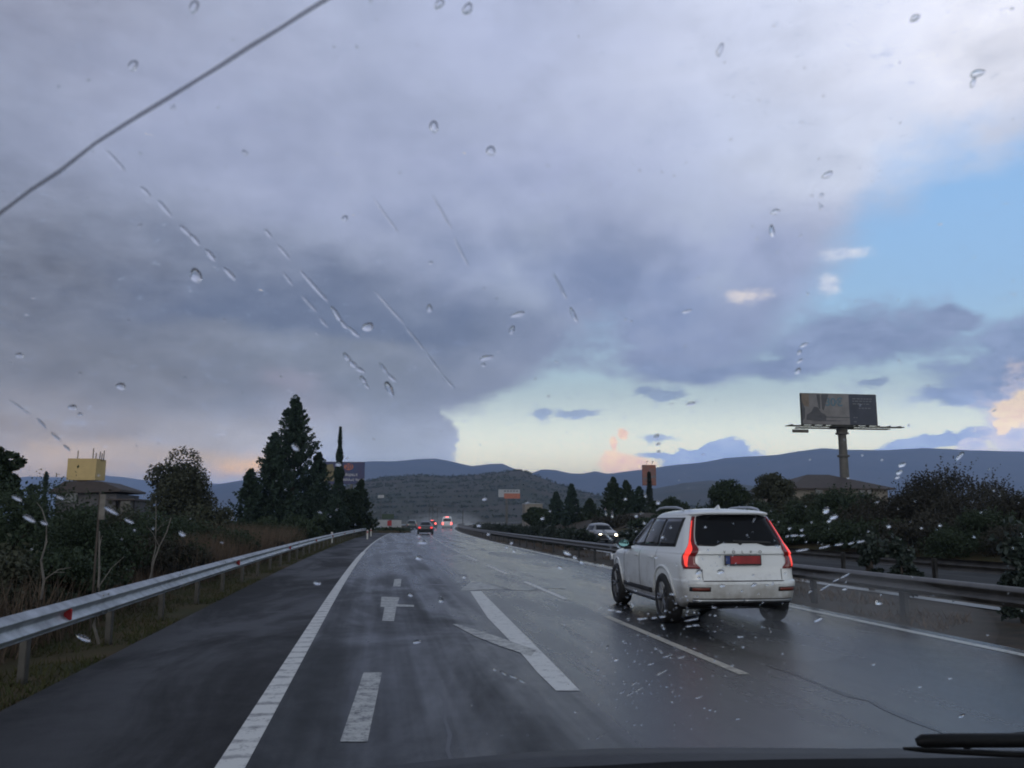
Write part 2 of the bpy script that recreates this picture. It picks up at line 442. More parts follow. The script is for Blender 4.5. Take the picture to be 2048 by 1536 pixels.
# ------------------------------------------------------------------ mesh helpers
class MB:
    def __init__(s):
        s.v, s.f = [], []

    def add(s, vs, fs):
        k = len(s.v)
        s.v += [tuple(v) for v in vs]
        s.f += [tuple(i + k for i in f) for f in fs]
        return s

    def box(s, c, size, rot=None):
        hx, hy, hz = (x / 2 for x in size)
        vs = [Vector((x, y, z)) for x in (-hx, hx) for y in (-hy, hy) for z in (-hz, hz)]
        if rot is not None:
            vs = [rot @ v for v in vs]
        return s.add([v + Vector(c) for v in vs], [(0, 1, 3, 2), (4, 6, 7, 5), (0, 4, 5, 1), (2, 3, 7, 6), (0, 2, 6, 4), (1, 5, 7, 3)])

    def cyl(s, a, b, r0, r1=None, n=10, cap=True):
        r1 = r0 if r1 is None else r1
        a, b = Vector(a), Vector(b)
        q = (b - a).to_track_quat('Z', 'Y')
        vs = []
        for p, r in ((a, r0), (b, r1)):
            vs += [p + q @ Vector((r * math.cos(2 * math.pi * i / n), r * math.sin(2 * math.pi * i / n), 0)) for i in range(n)]
        fs = [(i, (i + 1) % n, n + (i + 1) % n, n + i) for i in range(n)]
        if cap:
            fs += [tuple(range(n))[::-1], tuple(range(n, 2 * n))]
        return s.add(vs, fs)

    def tube(s, pts, r, n=8):
        pts = [Vector(p) for p in pts]
        rs = r if isinstance(r, (list, tuple)) else [r] * len(pts)
        vs = []
        for i, p in enumerate(pts):
            d = (pts[min(i + 1, len(pts) - 1)] - pts[max(i - 1, 0)]).normalized()
            q = d.to_track_quat('Z', 'Y')
            vs += [p + q @ Vector((rs[i] * math.cos(2 * math.pi * k / n), rs[i] * math.sin(2 * math.pi * k / n), 0)) for k in range(n)]
        fs = [(i * n + k, i * n + (k + 1) % n, (i + 1) * n + (k + 1) % n, (i + 1) * n + k) for i in range(len(pts) - 1) for k in range(n)]
        fs += [tuple(range(n))[::-1], tuple(range((len(pts) - 1) * n, len(pts) * n))]
        return s.add(vs, fs)

    def grid(s, rows, flip=False):
        n = len(rows[0])
        vs = [p for r in rows for p in r]
        fs = []
        for i in range(len(rows) - 1):
            for j in range(n - 1):
                q = (i * n + j, i * n + j + 1, (i + 1) * n + j + 1, (i + 1) * n + j)
                fs.append(q[::-1] if flip else q)
        return s.add(vs, fs)

    def lathe(s, prof, axis='Z', n=32, c=(0, 0, 0)):
        vs = []
        for r, h in prof:
            for i in range(n):
                a = 2 * math.pi * i / n
                p = (r * math.cos(a), r * math.sin(a), h) if axis == 'Z' else (h, r * math.cos(a), r * math.sin(a))
                vs.append((p[0] + c[0], p[1] + c[1], p[2] + c[2]))
        fs = [(i * n + k, i * n + (k + 1) % n, (i + 1) * n + (k + 1) % n, (i + 1) * n + k) for i in range(len(prof) - 1) for k in range(n)]
        return s.add(vs, fs)

    def build(s, name, material, parent=None, smooth=False, angle=40, bevel=0.0, link=True):
        me = bpy.data.meshes.new(name)
        me.from_pydata(s.v, [], s.f)
        me.update()
        if material is not None:
            me.materials.append(material)
        if smooth:
            me.shade_smooth()
            me.set_sharp_from_angle(angle=R(angle))
        o = bpy.data.objects.new(name, me)
        if link:
            C.objects.link(o)
        if parent is not None:
            o.parent = parent
        if bevel:
            b = o.modifiers.new('bevel', 'BEVEL')
            b.width = bevel
            b.segments = 2
            b.limit_method = 'ANGLE'
        return o


def mesh_np(name, V, F, material, parent=None):
    me = bpy.data.meshes.new(name)
    nv, nf, k = len(V), len(F), F.shape[1]
    me.vertices.add(nv)
    me.vertices.foreach_set('co', np.ascontiguousarray(V, np.float32).ravel())
    me.loops.add(nf * k)
    me.loops.foreach_set('vertex_index', np.ascontiguousarray(F, np.int32).ravel())
    me.polygons.add(nf)
    me.polygons.foreach_set('loop_start', np.arange(0, nf * k, k, dtype=np.int32))
    me.update(calc_edges=True)
    me.materials.append(material)
    o = bpy.data.objects.new(name, me)
    C.objects.link(o)
    if parent is not None:
        o.parent = parent
    return o


def tag(o, label=None, cat=None, group=None, kind=None):
    if label:
        o['label'] = label
    if cat:
        o['category'] = cat
    if group:
        o['group'] = group
    if kind:
        o['kind'] = kind
    return o


def empty(name, loc, label, cat, group=None, rz=0.0, scale=1.0):
    o = bpy.data.objects.new(name, None)
    o.empty_display_size = 0.2
    C.objects.link(o)
    o.location = loc
    o.rotation_euler = (0, 0, rz)
    o.scale = (scale,) * 3
    return tag(o, label, cat, group)


def copy_tree(o, parent=None):
    c = o.copy()
    C.objects.link(c)
    c.parent = parent
    for ch in list(o.children):
        copy_tree(ch, c)
    return c


def text_mesh(name, body, size, material, parent, loc, rot, extrude=0.004, align='CENTER', space=1.0, bold=0.0):
    cu = bpy.data.curves.new(name, 'FONT')
    cu.body = body
    cu.size = size
    cu.extrude = extrude
    cu.align_x = align
    cu.align_y = 'CENTER'
    cu.space_character = space
    cu.offset = bold
    t = bpy.data.objects.new(name + '_curve', cu)
    C.objects.link(t)
    dg = bpy.context.evaluated_depsgraph_get()
    me = bpy.data.meshes.new_from_object(t.evaluated_get(dg))
    bpy.data.objects.remove(t)
    me.materials.clear()
    me.materials.append(material)
    o = bpy.data.objects.new(name, me)
    C.objects.link(o)
    o.parent = parent
    o.location = loc
    o.rotation_euler = rot
    return o


# ------------------------------------------------------------------ setting: ground, roads, verges
def shift(y):
    """the motorway bends gently to the right"""
    return 0.0003 * max(0.0, y - 14.0) ** 2


def ribbon(name, x0, x1, z, y0, y1, material, parent=None, step=None, kind=None, label=None, cat=None, nx=1):
    rows = []
    y = y0
    while True:
        s = shift(y)
        rows.append([(x0 + (x1 - x0) * i / nx + s, y, z) for i in range(nx + 1)])
        if y >= y1:
            break
        y = min(y1, y + (step or max(1.5, abs(y) * 0.06)))
    o = MB().grid(rows, flip=False).build(name, material, parent)
    return tag(o, label, cat, None, kind)


g = MB()
g.grid([[(x, y, -0.06) for x in (-12000, -400, 0, 400, 12000)] for y in (-400, 0, 400, 2000, 13500)])
tag(g.build('ground', M['ground']), 'flat brown winter ground stretching to the hills', 'ground', kind='structure')
road = ribbon('road', -0.95, 7.75, 0.0, -6, 700, M['road'], kind='structure', label='wet grey motorway carriageway bending gently to the right', cat='road')
ribbon('hard_shoulder', -3.02, -0.95, 0.0, -6, 260, M['shoulder'], kind='structure', label='dark asphalt hard shoulder beside the steel guardrail', cat='hard shoulder')
ribbon('grass_verge', -7.5, -3.02, -0.02, -6, 260, M['verge'], kind='structure', label='mossy soil verge under the guardrail', cat='verge')
ribbon('median_strip', 7.75, 12.9, -0.025, -6, 700, M['median'], kind='structure', label='bare brown soil of the median strip', cat='median')
opp = ribbon('opposite_road', 12.9, 21.5, -0.03, -6, 700, M['road_far'], kind='structure', label='opposite carriageway beyond the median shrubs', cat='road')
ribbon('drainage_channel', 10.75, 11.15, -0.005, -6, 120, M['concrete'], kind='structure', label='pale wet concrete drainage channel along the median', cat='drain')

MZ = 0.004
ribbon('edge_line', -0.98, -0.79, MZ, 1, 43, M['rib_line'], road)
ribbon('edge_line', -0.95, -0.84, MZ, 43, 300, M['white_line'], road)
ribbon('edge_line', 7.37, 7.53, MZ, 1, 300, M['white_line'], road, step=2)
for i, (a, b) in enumerate([(8.6, 14.0)] + [(17 + 8.2 * k, 22 + 8.2 * k) for k in range(24)]):
    ribbon('lane_dash', 3.66, 3.78, MZ, a, b, M['yellow_line'] if i == 0 else M['white_line'], road)


def poly_mark(name, pts, material, parent=road, z=MZ):
    m = MB()
    m.add([(x, y, z) for x, y in pts], [tuple(range(len(pts)))])
    return m.build(name, material, parent)


def px_mark(name, pts, material, z=MZ):
    return poly_mark(name, [tuple(on_ground(*p, z))[:2] for p in pts], material, road, z)


px_mark('lane_marking', [(1112, 1381), (1160, 1381), (1105, 1325), (1040, 1260), (985, 1205), (962, 1182), (940, 1182), (975, 1235), (1030, 1292), (1075, 1345)], M['white_line'])
px_mark('lane_marking', [(1062, 1312), (1072, 1300), (1010, 1278), (960, 1262), (915, 1248), (905, 1248), (950, 1272), (1000, 1292)], M['old_line'], 0.006)
px_mark('nose_marking', [(920, 1181), (1010, 1178), (962, 1165), (942, 1163)], M['old_line'], 0.006)
px_mark('arrow_marking', [(680, 1483), (735, 1483), (764, 1345), (727, 1345)], M['old_line'])
px_mark('arrow_marking', [(764, 1242), (788, 1242), (793, 1213), (799, 1195), (763, 1193), (761, 1213), (769, 1214)], M['old_line'])
px_mark('arrow_marking', [(790, 1213), (828, 1214), (828, 1210), (790, 1208)], M['old_line'], 0.0065)
px_mark('arrow_marking', [(786, 1173), (801, 1173), (803, 1158), (789, 1158)], M['old_line'])


def seam(px, w, name='tar_seam', z=0.0025):
    pts = [on_ground(x, y, z) for x, y in px]
    rows = []
    rr = random.Random(len(px))
    for i, p in enumerate(pts):
        d = (pts[min(i + 1, len(pts) - 1)] - pts[max(i - 1, 0)]).normalized()
        n = Vector((-d.y, d.x, 0))
        ww = w * rr.uniform(0.5, 1.3)
        rows.append([p + n * ww, p - n * ww])
    return MB().grid(rows).build(name, M['tar'], road)


seam([(830, 1168), (900, 1170), (950, 1165), (985, 1172), (1020, 1180), (1060, 1182), (1090, 1176), (1130, 1178)], 0.16)
seam([(1535, 1330), (1600, 1352), (1650, 1373), (1700, 1392), (1740, 1402), (1775, 1420), (1830, 1442), (1880, 1462), (1950, 1490)], 0.035)
seam([(885, 1360), (880, 1385), (892, 1405), (890, 1440), (900, 1470), (895, 1500), (905, 1530)], 0.018)

# ------------------------------------------------------------------ mountains and hills


def ridge(name, pts, Y, material, label, cat, rough=0.05, depth=0.35, n=420, seed=0.0, under=0.0, toe_h=0.0):
    xs = np.linspace(pts[0][0], pts[-1][0], n)
    ys = np.interp(xs, [p[0] for p in pts], [p[1] for p in pts])
    crest = [at(float(x), float(y), Y) for x, y in zip(xs, ys)]
    rows = []
    K = 26
    for k in range(K + 1):
        t = k / K
        row = []
        for i, c in enumerate(crest):
            prof = math.sin(min(1.0, t / 0.72) * math.pi / 2) ** 1.25 if t <= 0.72 else 1 - ((t - 0.72) / 0.28) ** 1.5 * 0.8
            yy = Y * (1 - depth * (0.72 - t) / 0.72) if t <= 0.72 else Y * (1 + depth * 0.6 * (t - 0.72))
            sc = yy / Y
            x = c.x * sc
            h = (c.z + 5) * prof
            q = Vector((x / Y * 9 + seed, yy / Y * 9, seed * 1.7))
            nz = mnoise.fractal(q, 1.0, 2.0, 5) * rough * Y * 0.05
            nz += abs(mnoise.noise(q * 2.3)) * rough * Y * 0.03
            w = math.sin(math.pi * min(1, t / 0.72)) if t < 0.72 else 0.0
            row.append((x, yy, -5 + max(0.0, h + nz * w * (0.35 + prof)) + (mnoise.fractal(q * 6, 1.0, 2.0, 3) * rough * Y * 0.002 if t == 0.72 or abs(t - 0.72) < 0.03 else 0)))
        rows.append(row)
    o = MB().grid(rows, flip=False).build(name, material, None, smooth=True, angle=180)
    return tag(o, label, cat, kind='structure')


ridge('mountain_range', [(-500, 968), (-200, 958), (0, 960), (60, 955), (130, 957), (180, 951), (235, 956), (290, 963), (340, 968), (460, 968), (600, 975)], 11500,
      M['mountain'], 'pale faint mountains far behind the yellow rooftop box', 'mountains', seed=3.1)
ridge('mountain_range', [(380, 985), (440, 970), (480, 963), (560, 956), (640, 940), (700, 929), (740, 925), (790, 926), (830, 923), (870, 921), (905, 926), (945, 935),
                         (975, 931), (1005, 930), (1030, 941), (1060, 949), (1085, 941), (1110, 942), (1140, 949), (1165, 950), (1190, 945), (1215, 950), (1255, 946),
                         (1300, 941), (1330, 935), (1395, 929), (1450, 920), (1560, 913), (1600, 905), (1645, 899), (1700, 903), (1770, 903), (1850, 899), (1950, 903),
                         (2048, 906), (2200, 912), (2600, 930)], 7200,
      M['mountain'], 'long blue mountain range along the horizon under the clear gap', 'mountains', seed=1.3)
ridge('hill', [(560, 1010), (640, 990), (720, 967), (760, 961), (800, 957), (850, 955), (900, 958), (950, 955), (1000, 951), (1040, 947), (1068, 957), (1110, 971),
               (1160, 986), (1230, 998), (1320, 1008), (1450, 1022)], 1500, M['hill'],
      'low brown and green scrubby hill behind the far traffic', 'hill', rough=0.09, depth=0.5, seed=5.2)
ridge('hill', [(1150, 1015), (1230, 998), (1300, 985), (1370, 970), (1420, 966), (1480, 972), (1560, 985), (1700, 1000), (1900, 1012), (2200, 1020)], 2700, M['hill'],
      'wooded lower slope dotted with houses right of the orange sign', 'hill', rough=0.07, depth=0.5, seed=8.2)


# ------------------------------------------------------------------ guardrails
WPROF = [(-0.02, 0.158), (0.0, 0.156), (0.014, 0.148), (0.075, 0.100), (0.082, 0.088), (0.080, 0.075), (0.022, 0.024), (0.014, 0.0),
         (0.022, -0.024), (0.080, -0.075), (0.082, -0.088), (0.075, -0.100), (0.014, -0.148), (0.012, -0.156), (0.030, -0.160)]


def guardrail(x0, face, y0, y1, step, mat_rail, mat_post, label, n_ref=0, ref0=9.9, dref=11.4, zc=0.56, post_w=0.10):
    """W-beam on posts; face = +1 when the traffic side looks towards +x"""
    root = empty('guardrail', (x0 + shift(y0), y0, 0), label, 'guardrail', 'guardrails along the motorway')
    inv = Vector(root.location)
    rows = []
    y = y0
    while True:
        rows.append([Vector((x0 + shift(y) + face * a, y, zc + b * 0.82)) - inv for a, b in WPROF])
        if y >= y1:
            break
        y = min(y1, y + max(1.37, y * 0.05))
    MB().grid(rows).build('rail', mat_rail, root, smooth=True, angle=60)
    y = y0 + 0.4
    proto = MB()
    w = post_w
    proto.box((0, 0, 0.33), (0.012, w, 0.70)).box((-0.03 * face, w / 2, 0.33), (0.06, 0.012, 0.70)).box((-0.03 * face, -w / 2, 0.33), (0.06, 0.012, 0.70))
    p0 = None
    k = 0
    while y < y1 and k < 98:
        if p0 is None:
            p0 = proto.build('post', mat_post, root)
            p = p0
        else:
            p = p0.copy()
            C.objects.link(p)
        p.location = Vector((x0 - face * 0.055 + shift(y), y, 0)) - inv
        y += step
        k += 1
    if n_ref:
        ys_, k = y0 + 1.0, 0
        while ys_ < 120:
            rows = []
            for t in (-0.17, 0.17):
                yy = ys_ + t
                rows.append([Vector((x0 + shift(yy) + face * (a + 0.005), yy, zc + b * 0.835)) - inv for a, b in WPROF])
            sp_ = MB().grid(rows)
            for a, b in ((0.05, 0.10), (0.05, -0.10)):
                for t in (-0.10, 0.10):
                    c_ = Vector((x0 + shift(ys_ + t) + face * (a + 0.012), ys_ + t, zc + b)) - inv
                    sp_.cyl(c_, c_ + Vector((face * 0.014, 0, 0)), 0.016, n=8)
            sp_.build('rail_splice', M['galv'], root, smooth=True, angle=50)
            ys_ += 4.08
    r0 = None
    for i in range(n_ref):
        yy = ref0 + i * dref
        if r0 is None:
            m = MB()
            m.add([(0, -0.02, -0.065), (0.085, -0.02, -0.065), (0.085, -0.02, 0.065), (0, -0.02, 0.065),
                   (0, 0.03, -0.065), (0.085, 0.0, -0.055), (0.085, 0.0, 0.055), (0, 0.03, 0.065)],
                  [(0, 1, 2, 3), (4, 7, 6, 5), (0, 4, 5, 1), (3, 2, 6, 7), (1, 5, 6, 2), (0, 3, 7, 4)])
            r0 = m.build('reflector', M['reflector'], root, bevel=0.012)
            p = r0
        else:
            p = r0.copy()
            C.objects.link(p)
        p.location = Vector((x0 + face * 0.014 + shift(yy), yy, zc)) - inv
        p.scale = (1.0, 1.0, 0.95)
    return root


guardrail(-3.28, 1, -2.0, 190, 2.72, M['galv'], M['galv_dull'], 'bright galvanised guardrail with red reflectors beside the hard shoulder', 8, 10.0, 11.3)
guardrail(8.22, -1, -2.0, 250, 2.9, M['galv_dull'], M['post_dark'], 'dull brown weathered guardrail along the near side of the median', post_w=0.14)
guardrail(12.75, 1, -2.0, 250, 4.0, M['galv_dull'], M['post_dark'], 'dull guardrail on the far side of the median behind the dark shrubs', post_w=0.12)

# white marker posts behind the left rail
for px, py, Y, lab in [(664, 1068, 60.0, 'white marker post standing behind the bend of the bright guardrail'),
                       (742, 1060, 84.0, 'white marker post at the far end of the bright guardrail'),
                       (735, 1062, 72.0, 'short white marker post just before the far end of the guardrail')]:
    p = on_ground(px, 1085, 0)
    x = at(px, py, Y).x
    h = max(0.75, at(px, py, Y).z)
    r = empty('marker_post', (x, Y, 0), lab, 'marker post', 'white marker posts')
    MB().box((0, 0, h / 2), (0.13, 0.10, h)).build('post', M['white_post'], r, bevel=0.02)
    MB().box((0, -0.054, h - 0.18), (0.09, 0.01, 0.14)).build('reflector', M['reflector'], r)


# ------------------------------------------------------------------ vegetation
def leaves(points, size, seed, flat=0.0, spread=0.35, aspect=1.6):
    rng = np.random.default_rng(seed)
    n = len(points)
    a = rng.normal(size=(n, 3))
    a[:, 2] *= (1 - flat)
    a /= np.linalg.norm(a, axis=1)[:, None]
    b = rng.normal(size=(n, 3))
    b -= (b * a).sum(1)[:, None] * a
    b /= np.linalg.norm(b, axis=1)[:, None] + 1e-9
    s = size * rng.uniform(1 - spread, 1 + spread, n)[:, None]
    A, B = a * s * aspect * 0.5, b * s * 0.5
    V = np.empty((n, 4, 3))
    V[:, 0] = points - A
    V[:, 1] = points + B * 0.9
    V[:, 2] = points + A
    V[:, 3] = points - B * 0.9
    return V.reshape(-1, 3), np.arange(4 * n).reshape(n, 4)


def blobs_points(clumps, n, rng, shell=0.45):
    """points spread through a set of (centre, radii) clumps, denser towards the outside"""
    w = np.array([r[0] * r[2] for _c, r in clumps])
    idx = rng.choice(len(clumps), n, p=w / w.sum())
    d = rng.normal(size=(n, 3))
    d /= np.linalg.norm(d, axis=1)[:, None]
    rr = (shell + (1 - shell) * rng.random(n)) ** 0.8
    cs = np.array([c for c, _ in clumps])[idx]
    rs = np.array([r for _, r in clumps])[idx]
    return cs + d * rr[:, None] * rs


def conifer_crown(h, rad, seed, n_br=230, per=34, leaf=0.16, z0=0.04, power=0.85, upturn=0.25):
    rng = np.random.default_rng(seed)
    pts = []
    for i in range(n_br):
        t = z0 + (1 - z0) * (i + rng.random()) / n_br
        L = rad * (1 - t) ** power * rng.uniform(0.42, 1.25) + 0.10
        a = rng.uniform(0, 2 * math.pi)
        s = np.sqrt(rng.random(per)) * 1.0
        tw = rng.normal(size=(per, 3)) * (0.045 + 0.075 * L * (1.15 - s))[:, None]
        x = L * s
        z = h * t + L * (-0.30 * s + (0.30 + upturn) * s ** 2.4) + 0.12 * s
        pts.append(np.stack([math.cos(a) * x, math.sin(a) * x, z], 1) + tw * (1, 1, 0.75))
    k = 26
    tip = np.stack([rng.normal(size=k) * 0.05, rng.normal(size=k) * 0.05, h * (0.95 + 0.07 * rng.random(k))], 1)
    return np.concatenate(pts + [tip])


def plant(kind, root, h, w, seed, leaf_mat, leaf=0.14, n=5000, trunk_r=None):
    rng = np.random.default_rng(seed)
    if kind == 'conifer':
        P_ = conifer_crown(h, w / 2, seed, n_br=max(80, int(n / 44)), per=44)
        V, F = leaves(P_, leaf, seed, 0.2)
        mesh_np('crown', V, F, leaf_mat, root)
        MB().tube([(0, 0, -0.2), (0.02, 0, h * 0.5), (0, 0.02, h * 0.98)], [h * 0.022, h * 0.013, 0.012]).build('trunk', M['bark'], root, smooth=True)
    elif kind == 'column':
        t = rng.random(n)
        prof = np.minimum(1, np.minimum((1 - t) * 1.25 + 0.02, 0.55 + t * 3)) * (0.85 + 0.25 * np.sin(t * 37 + seed))
        a = rng.uniform(0, 2 * math.pi, n)
        r = w / 2 * prof * np.sqrt(rng.uniform(0.35, 1, n))
        P_ = np.stack([r * np.cos(a), r * np.sin(a), h * (0.03 + 0.97 * t)], 1)
        V, F = leaves(P_, leaf, seed, 0.2, aspect=2.4)
        mesh_np('crown', V, F, leaf_mat, root)
        MB().tube([(0, 0, -0.2), (0, 0, h * 0.9)], [0.12, 0.02]).build('trunk', M['bark'], root, smooth=True)
    elif kind == 'tree':
        th = h * 0.30
        low = root.name.startswith('round')
        cl = []
        for i in range(60 if low else 34):
            d = rng.normal(size=3)
            d /= np.linalg.norm(d)
            rr = rng.uniform(0.45, 0.95)
            c = np.array([d[0] * w / 2 * rr * 0.85, d[1] * w / 2 * rr * 0.85, h * (0.50 if low else 0.56) + d[2] * h * (0.44 if low else 0.36) * rr])
            s = rng.uniform(0.13, 0.24)
            cl.append((c, np.array([w * s, w * s, w * s * 0.8])))
        P_ = blobs_points(cl, n, rng)
        P_ = P_[P_[:, 2] > (0.05 if low else th * 0.45)]
        V, F = leaves(P_, leaf, seed)
        mesh_np('crown', V, F, leaf_mat, root)
        m = MB().tube([(0, 0, -0.2), (0.05, 0.03, th), (0, 0, h * 0.62)], [h * 0.035, h * 0.026, 0.03])
        for i in range(6):
            c = cl[i * 5][0]
            m.tube([(0.03, 0.02, th * 0.9), tuple(c * 0.55 + np.array([0, 0, th * 0.35])), tuple(c)], [h * 0.015, h * 0.009, 0.01], n=5)
        m.build('trunk', M['bark'], root, smooth=True)
    else:  # bush: many-stemmed, leafy to the ground
        cl = []
        for i in range(30):
            a = rng.uniform(0, 2 * math.pi)
            rr = math.sqrt(rng.random()) * 0.9
            top = math.sqrt(max(0.05, 1 - rr ** 2 * 0.75))
            z = rng.uniform(0.12, 0.92) * h * top
            s = rng.uniform(0.12, 0.22)
            cl.append((np.array([math.cos(a) * rr * w / 2, math.sin(a) * rr * w / 2, z]), np.array([w * s, w * s, min(w, h) * s])))
        P_ = blobs_points(cl, int(n * 0.86), rng, 0.3)
        # loose shoots breaking the outline
        k = n - len(P_)
        b = P_[rng.integers(0, len(P_), k // 7 + 1)]
        b = b[b[:, 2] > h * 0.45] if (b[:, 2] > h * 0.45).any() else b
        sh = []
        for q in b:
            dirn = np.array([q[0] * 0.5 / w + rng.normal() * 0.35, q[1] * 0.5 / w + rng.normal() * 0.35, 1.0])
            L = rng.uniform(0.10, 0.24) * h
            sh.append(q + dirn * L * np.linspace(0.1, 1, 7)[:, None] + rng.normal(size=(7, 3)) * 0.03)
        P_ = np.concatenate([P_] + sh)
        P_[:, 2] = np.maximum(P_[:, 2], 0.02)
        V, F = leaves(P_, leaf, seed)
        mesh_np('foliage', V, F, leaf_mat, root)
        m = MB()
        for i in range(5):
            c = cl[i * 4][0]
            m.tube([(c[0] * 0.15, c[1] * 0.15, -0.1), tuple(c * 0.6), tuple(c)], [0.05, 0.03, 0.01], n=5)
        m.build('stem', M['bark'], root)


def put(kind, name, label, cat, px, top, Y, wpx, leaf_mat, seed, group, n=5000, leaf=None, hmin=None):
    p = at(px, top, Y)
    sc = FPX / Y
    w = wpx / sc
    h = max(0.4, p.z) if hmin is None else hmin
    if name == 'roadside_bush':
        p.x = min(p.x, -4.3 + shift(Y) - w * 0.5)
    o = empty(name, (p.x, Y, 0), label, cat, group)
    plant(kind, o, h, w, seed, M[leaf_mat], (leaf * 0.78 if leaf else max(0.045, Y / FPX * 3.4)), int(n * 1.9))
    return o


LT = 'trees and shrubs left of the motorway'
put('tree', 'round_tree', 'dense round-crowned olive grey tree standing alone against the peach glow', 'tree', 370, 906, 62, 150, 'leaf_olive', 1, LT, 11000, 0.16)
put('conifer', 'conifer_tree', 'tallest dark conifer with ragged tiers left of the slim cypress', 'tree', 592, 795, 78, 185, 'leaf_conifer', 2, LT, 13000, 0.20)
put('conifer', 'conifer_tree', 'shorter conifer pressed against the left side of the tallest one', 'tree', 550, 868, 75, 130, 'leaf_conifer', 3, LT, 7000, 0.20)
put('conifer', 'conifer_tree', 'low conifer at the left foot of the tallest conifer', 'tree', 502, 942, 73, 100, 'leaf_conifer', 4, LT, 5000, 0.20)
put('conifer', 'conifer_tree', 'low conifer between the tallest conifer and the blue billboard', 'tree', 638, 908, 82, 110, 'leaf_conifer', 5, LT, 6000, 0.20)
put('column', 'cypress_tree', 'slim pointed cypress standing in front of the blue billboard', 'tree', 681, 854, 92, 34, 'leaf_conifer', 6, LT, 3800, 0.17)
put('conifer', 'conifer_tree', 'bushy dark conifer right of the cypress beside the road bend', 'tree', 722, 962, 98, 72, 'leaf_dark', 7, LT, 5000, 0.24)
put('tree', 'roadside_tree', 'dark leafy tree below the blue billboard', 'tree', 696, 968, 96, 66, 'leaf_dark', 8, LT, 4000, 0.24)
put('tree', 'roadside_tree', 'dark leafy tree cut off by the left edge of the photo', 'tree', -18, 846, 30, 130, 'leaf_dark', 9, LT, 7000, 0.13)
put('tree', 'distant_tree', 'small far tree left of the yellow rooftop box', 'tree', 70, 944, 120, 22, 'leaf_dark', 10, LT, 900, 0.4)
put('column', 'cypress_tree', 'tiny far cypress just left of the yellow rooftop box', 'tree', 93, 947, 125, 8, 'leaf_conifer', 12, LT, 500, 0.4)
HG = 'bushes behind the left guardrail'
for i, (px, top, Y, w, lm, lab) in enumerate([
        (-60, 962, 17, 330, 'leaf_dark', 'big dark bush at the left edge behind the pale bare saplings'),
        (70, 974, 22, 250, 'leaf_dark', 'dark green bush below the small far tree at the left'),
        (160, 996, 19.5, 240, 'leaf_dark', 'wide dark bush in front of the grey concrete building'),
        (235, 1020, 25, 190, 'leaf_olive', 'olive grey bush behind the tall pale post'),
        (300, 1012, 30, 180, 'leaf_dark', 'dark bush between the concrete building and the round tree'),
        (365, 1034, 24, 230, 'leaf_dark', 'broad dark bush under the round-crowned tree'),
        (430, 1000, 44, 120, 'leaf_olive', 'olive bush between the round tree and the conifers'),
        (480, 1046, 32, 190, 'leaf_dark', 'low dark bush behind the brown grass along the rail'),
        (560, 1036, 46, 150, 'leaf_dark', 'dark bush at the foot of the tallest conifer'),
        (622, 1030, 56, 120, 'leaf_dark', 'dark bush below the conifer near the blue billboard'),
        (675, 1026, 70, 90, 'leaf_dark', 'dark bush at the foot of the slim cypress'),
        (722, 1032, 88, 60, 'leaf_dark', 'small dark bush where the guardrail meets the bend'),
        (430, 1072, 23, 170, 'leaf_brown', 'low brown bush close behind the guardrail'),
        (590, 1062, 40, 100, 'leaf_brown', 'low brownish bush close behind the far guardrail'),
        (280, 1090, 15.5, 260, 'leaf_dark', 'low dark bush directly behind the near guardrail'),
        (120, 1105, 13.5, 260, 'leaf_olive', 'low greyish bush around the pale saplings')]):
    put('bush', 'roadside_bush', lab, 'bush', px, top, Y, w, lm, 30 + i, HG, 8500 if Y < 30 else 5000)

RT_ = 'trees right of the motorway'
for i, (k, px, top, Y, w, lm, lab) in enumerate([
        ('conifer', 1112, 986, 150, 52, 'leaf_conifer', 'pine left of the pointed pine beyond the opposite carriageway'),
        ('conifer', 1143, 970, 140, 50, 'leaf_conifer', 'pointed dark pine standing right of the pale wall'),
        ('conifer', 1180, 1000, 138, 60, 'leaf_dark', 'low pine between the pointed pine and the taller group'),
        ('conifer', 1226, 957, 120, 84, 'leaf_dark', 'tall bushy pine left of the orange sign'),
        ('conifer', 1252, 964, 118, 80, 'leaf_dark', 'tall bushy pine second left of the orange sign'),
        ('conifer', 1278, 976, 116, 70, 'leaf_conifer', 'dark pine touching the left of the orange sign post'),
        ('tree', 1335, 988, 108, 84, 'leaf_dark', 'dark tree right of the orange sign just above the white car'),
        ('tree', 1076, 1018, 120, 60, 'leaf_dark', 'round dark tree in front of the pale wall'),
        ('tree', 1458, 952, 80, 96, 'leaf_dark', 'feathery dark tree behind the roof of the white car'),
        ('tree', 1543, 936, 76, 100, 'leaf_olive', 'tall olive tree left of the house'),
        ('tree', 1608, 984, 68, 110, 'leaf_olive', 'dark tree below the eaves of the house'),
        ('column', 1298, 945, 112, 22, 'leaf_median', 'dark slim tree in front of the orange sign')]):
    put(k, 'roadside_tree' if k == 'tree' else ('cypress_tree' if k == 'column' else 'pine_tree'), lab, 'tree', px, top, Y, w, lm, 60 + i, RT_, 5500 if k != 'column' else 1500)
BG = 'bushes on the bank right of the motorway'
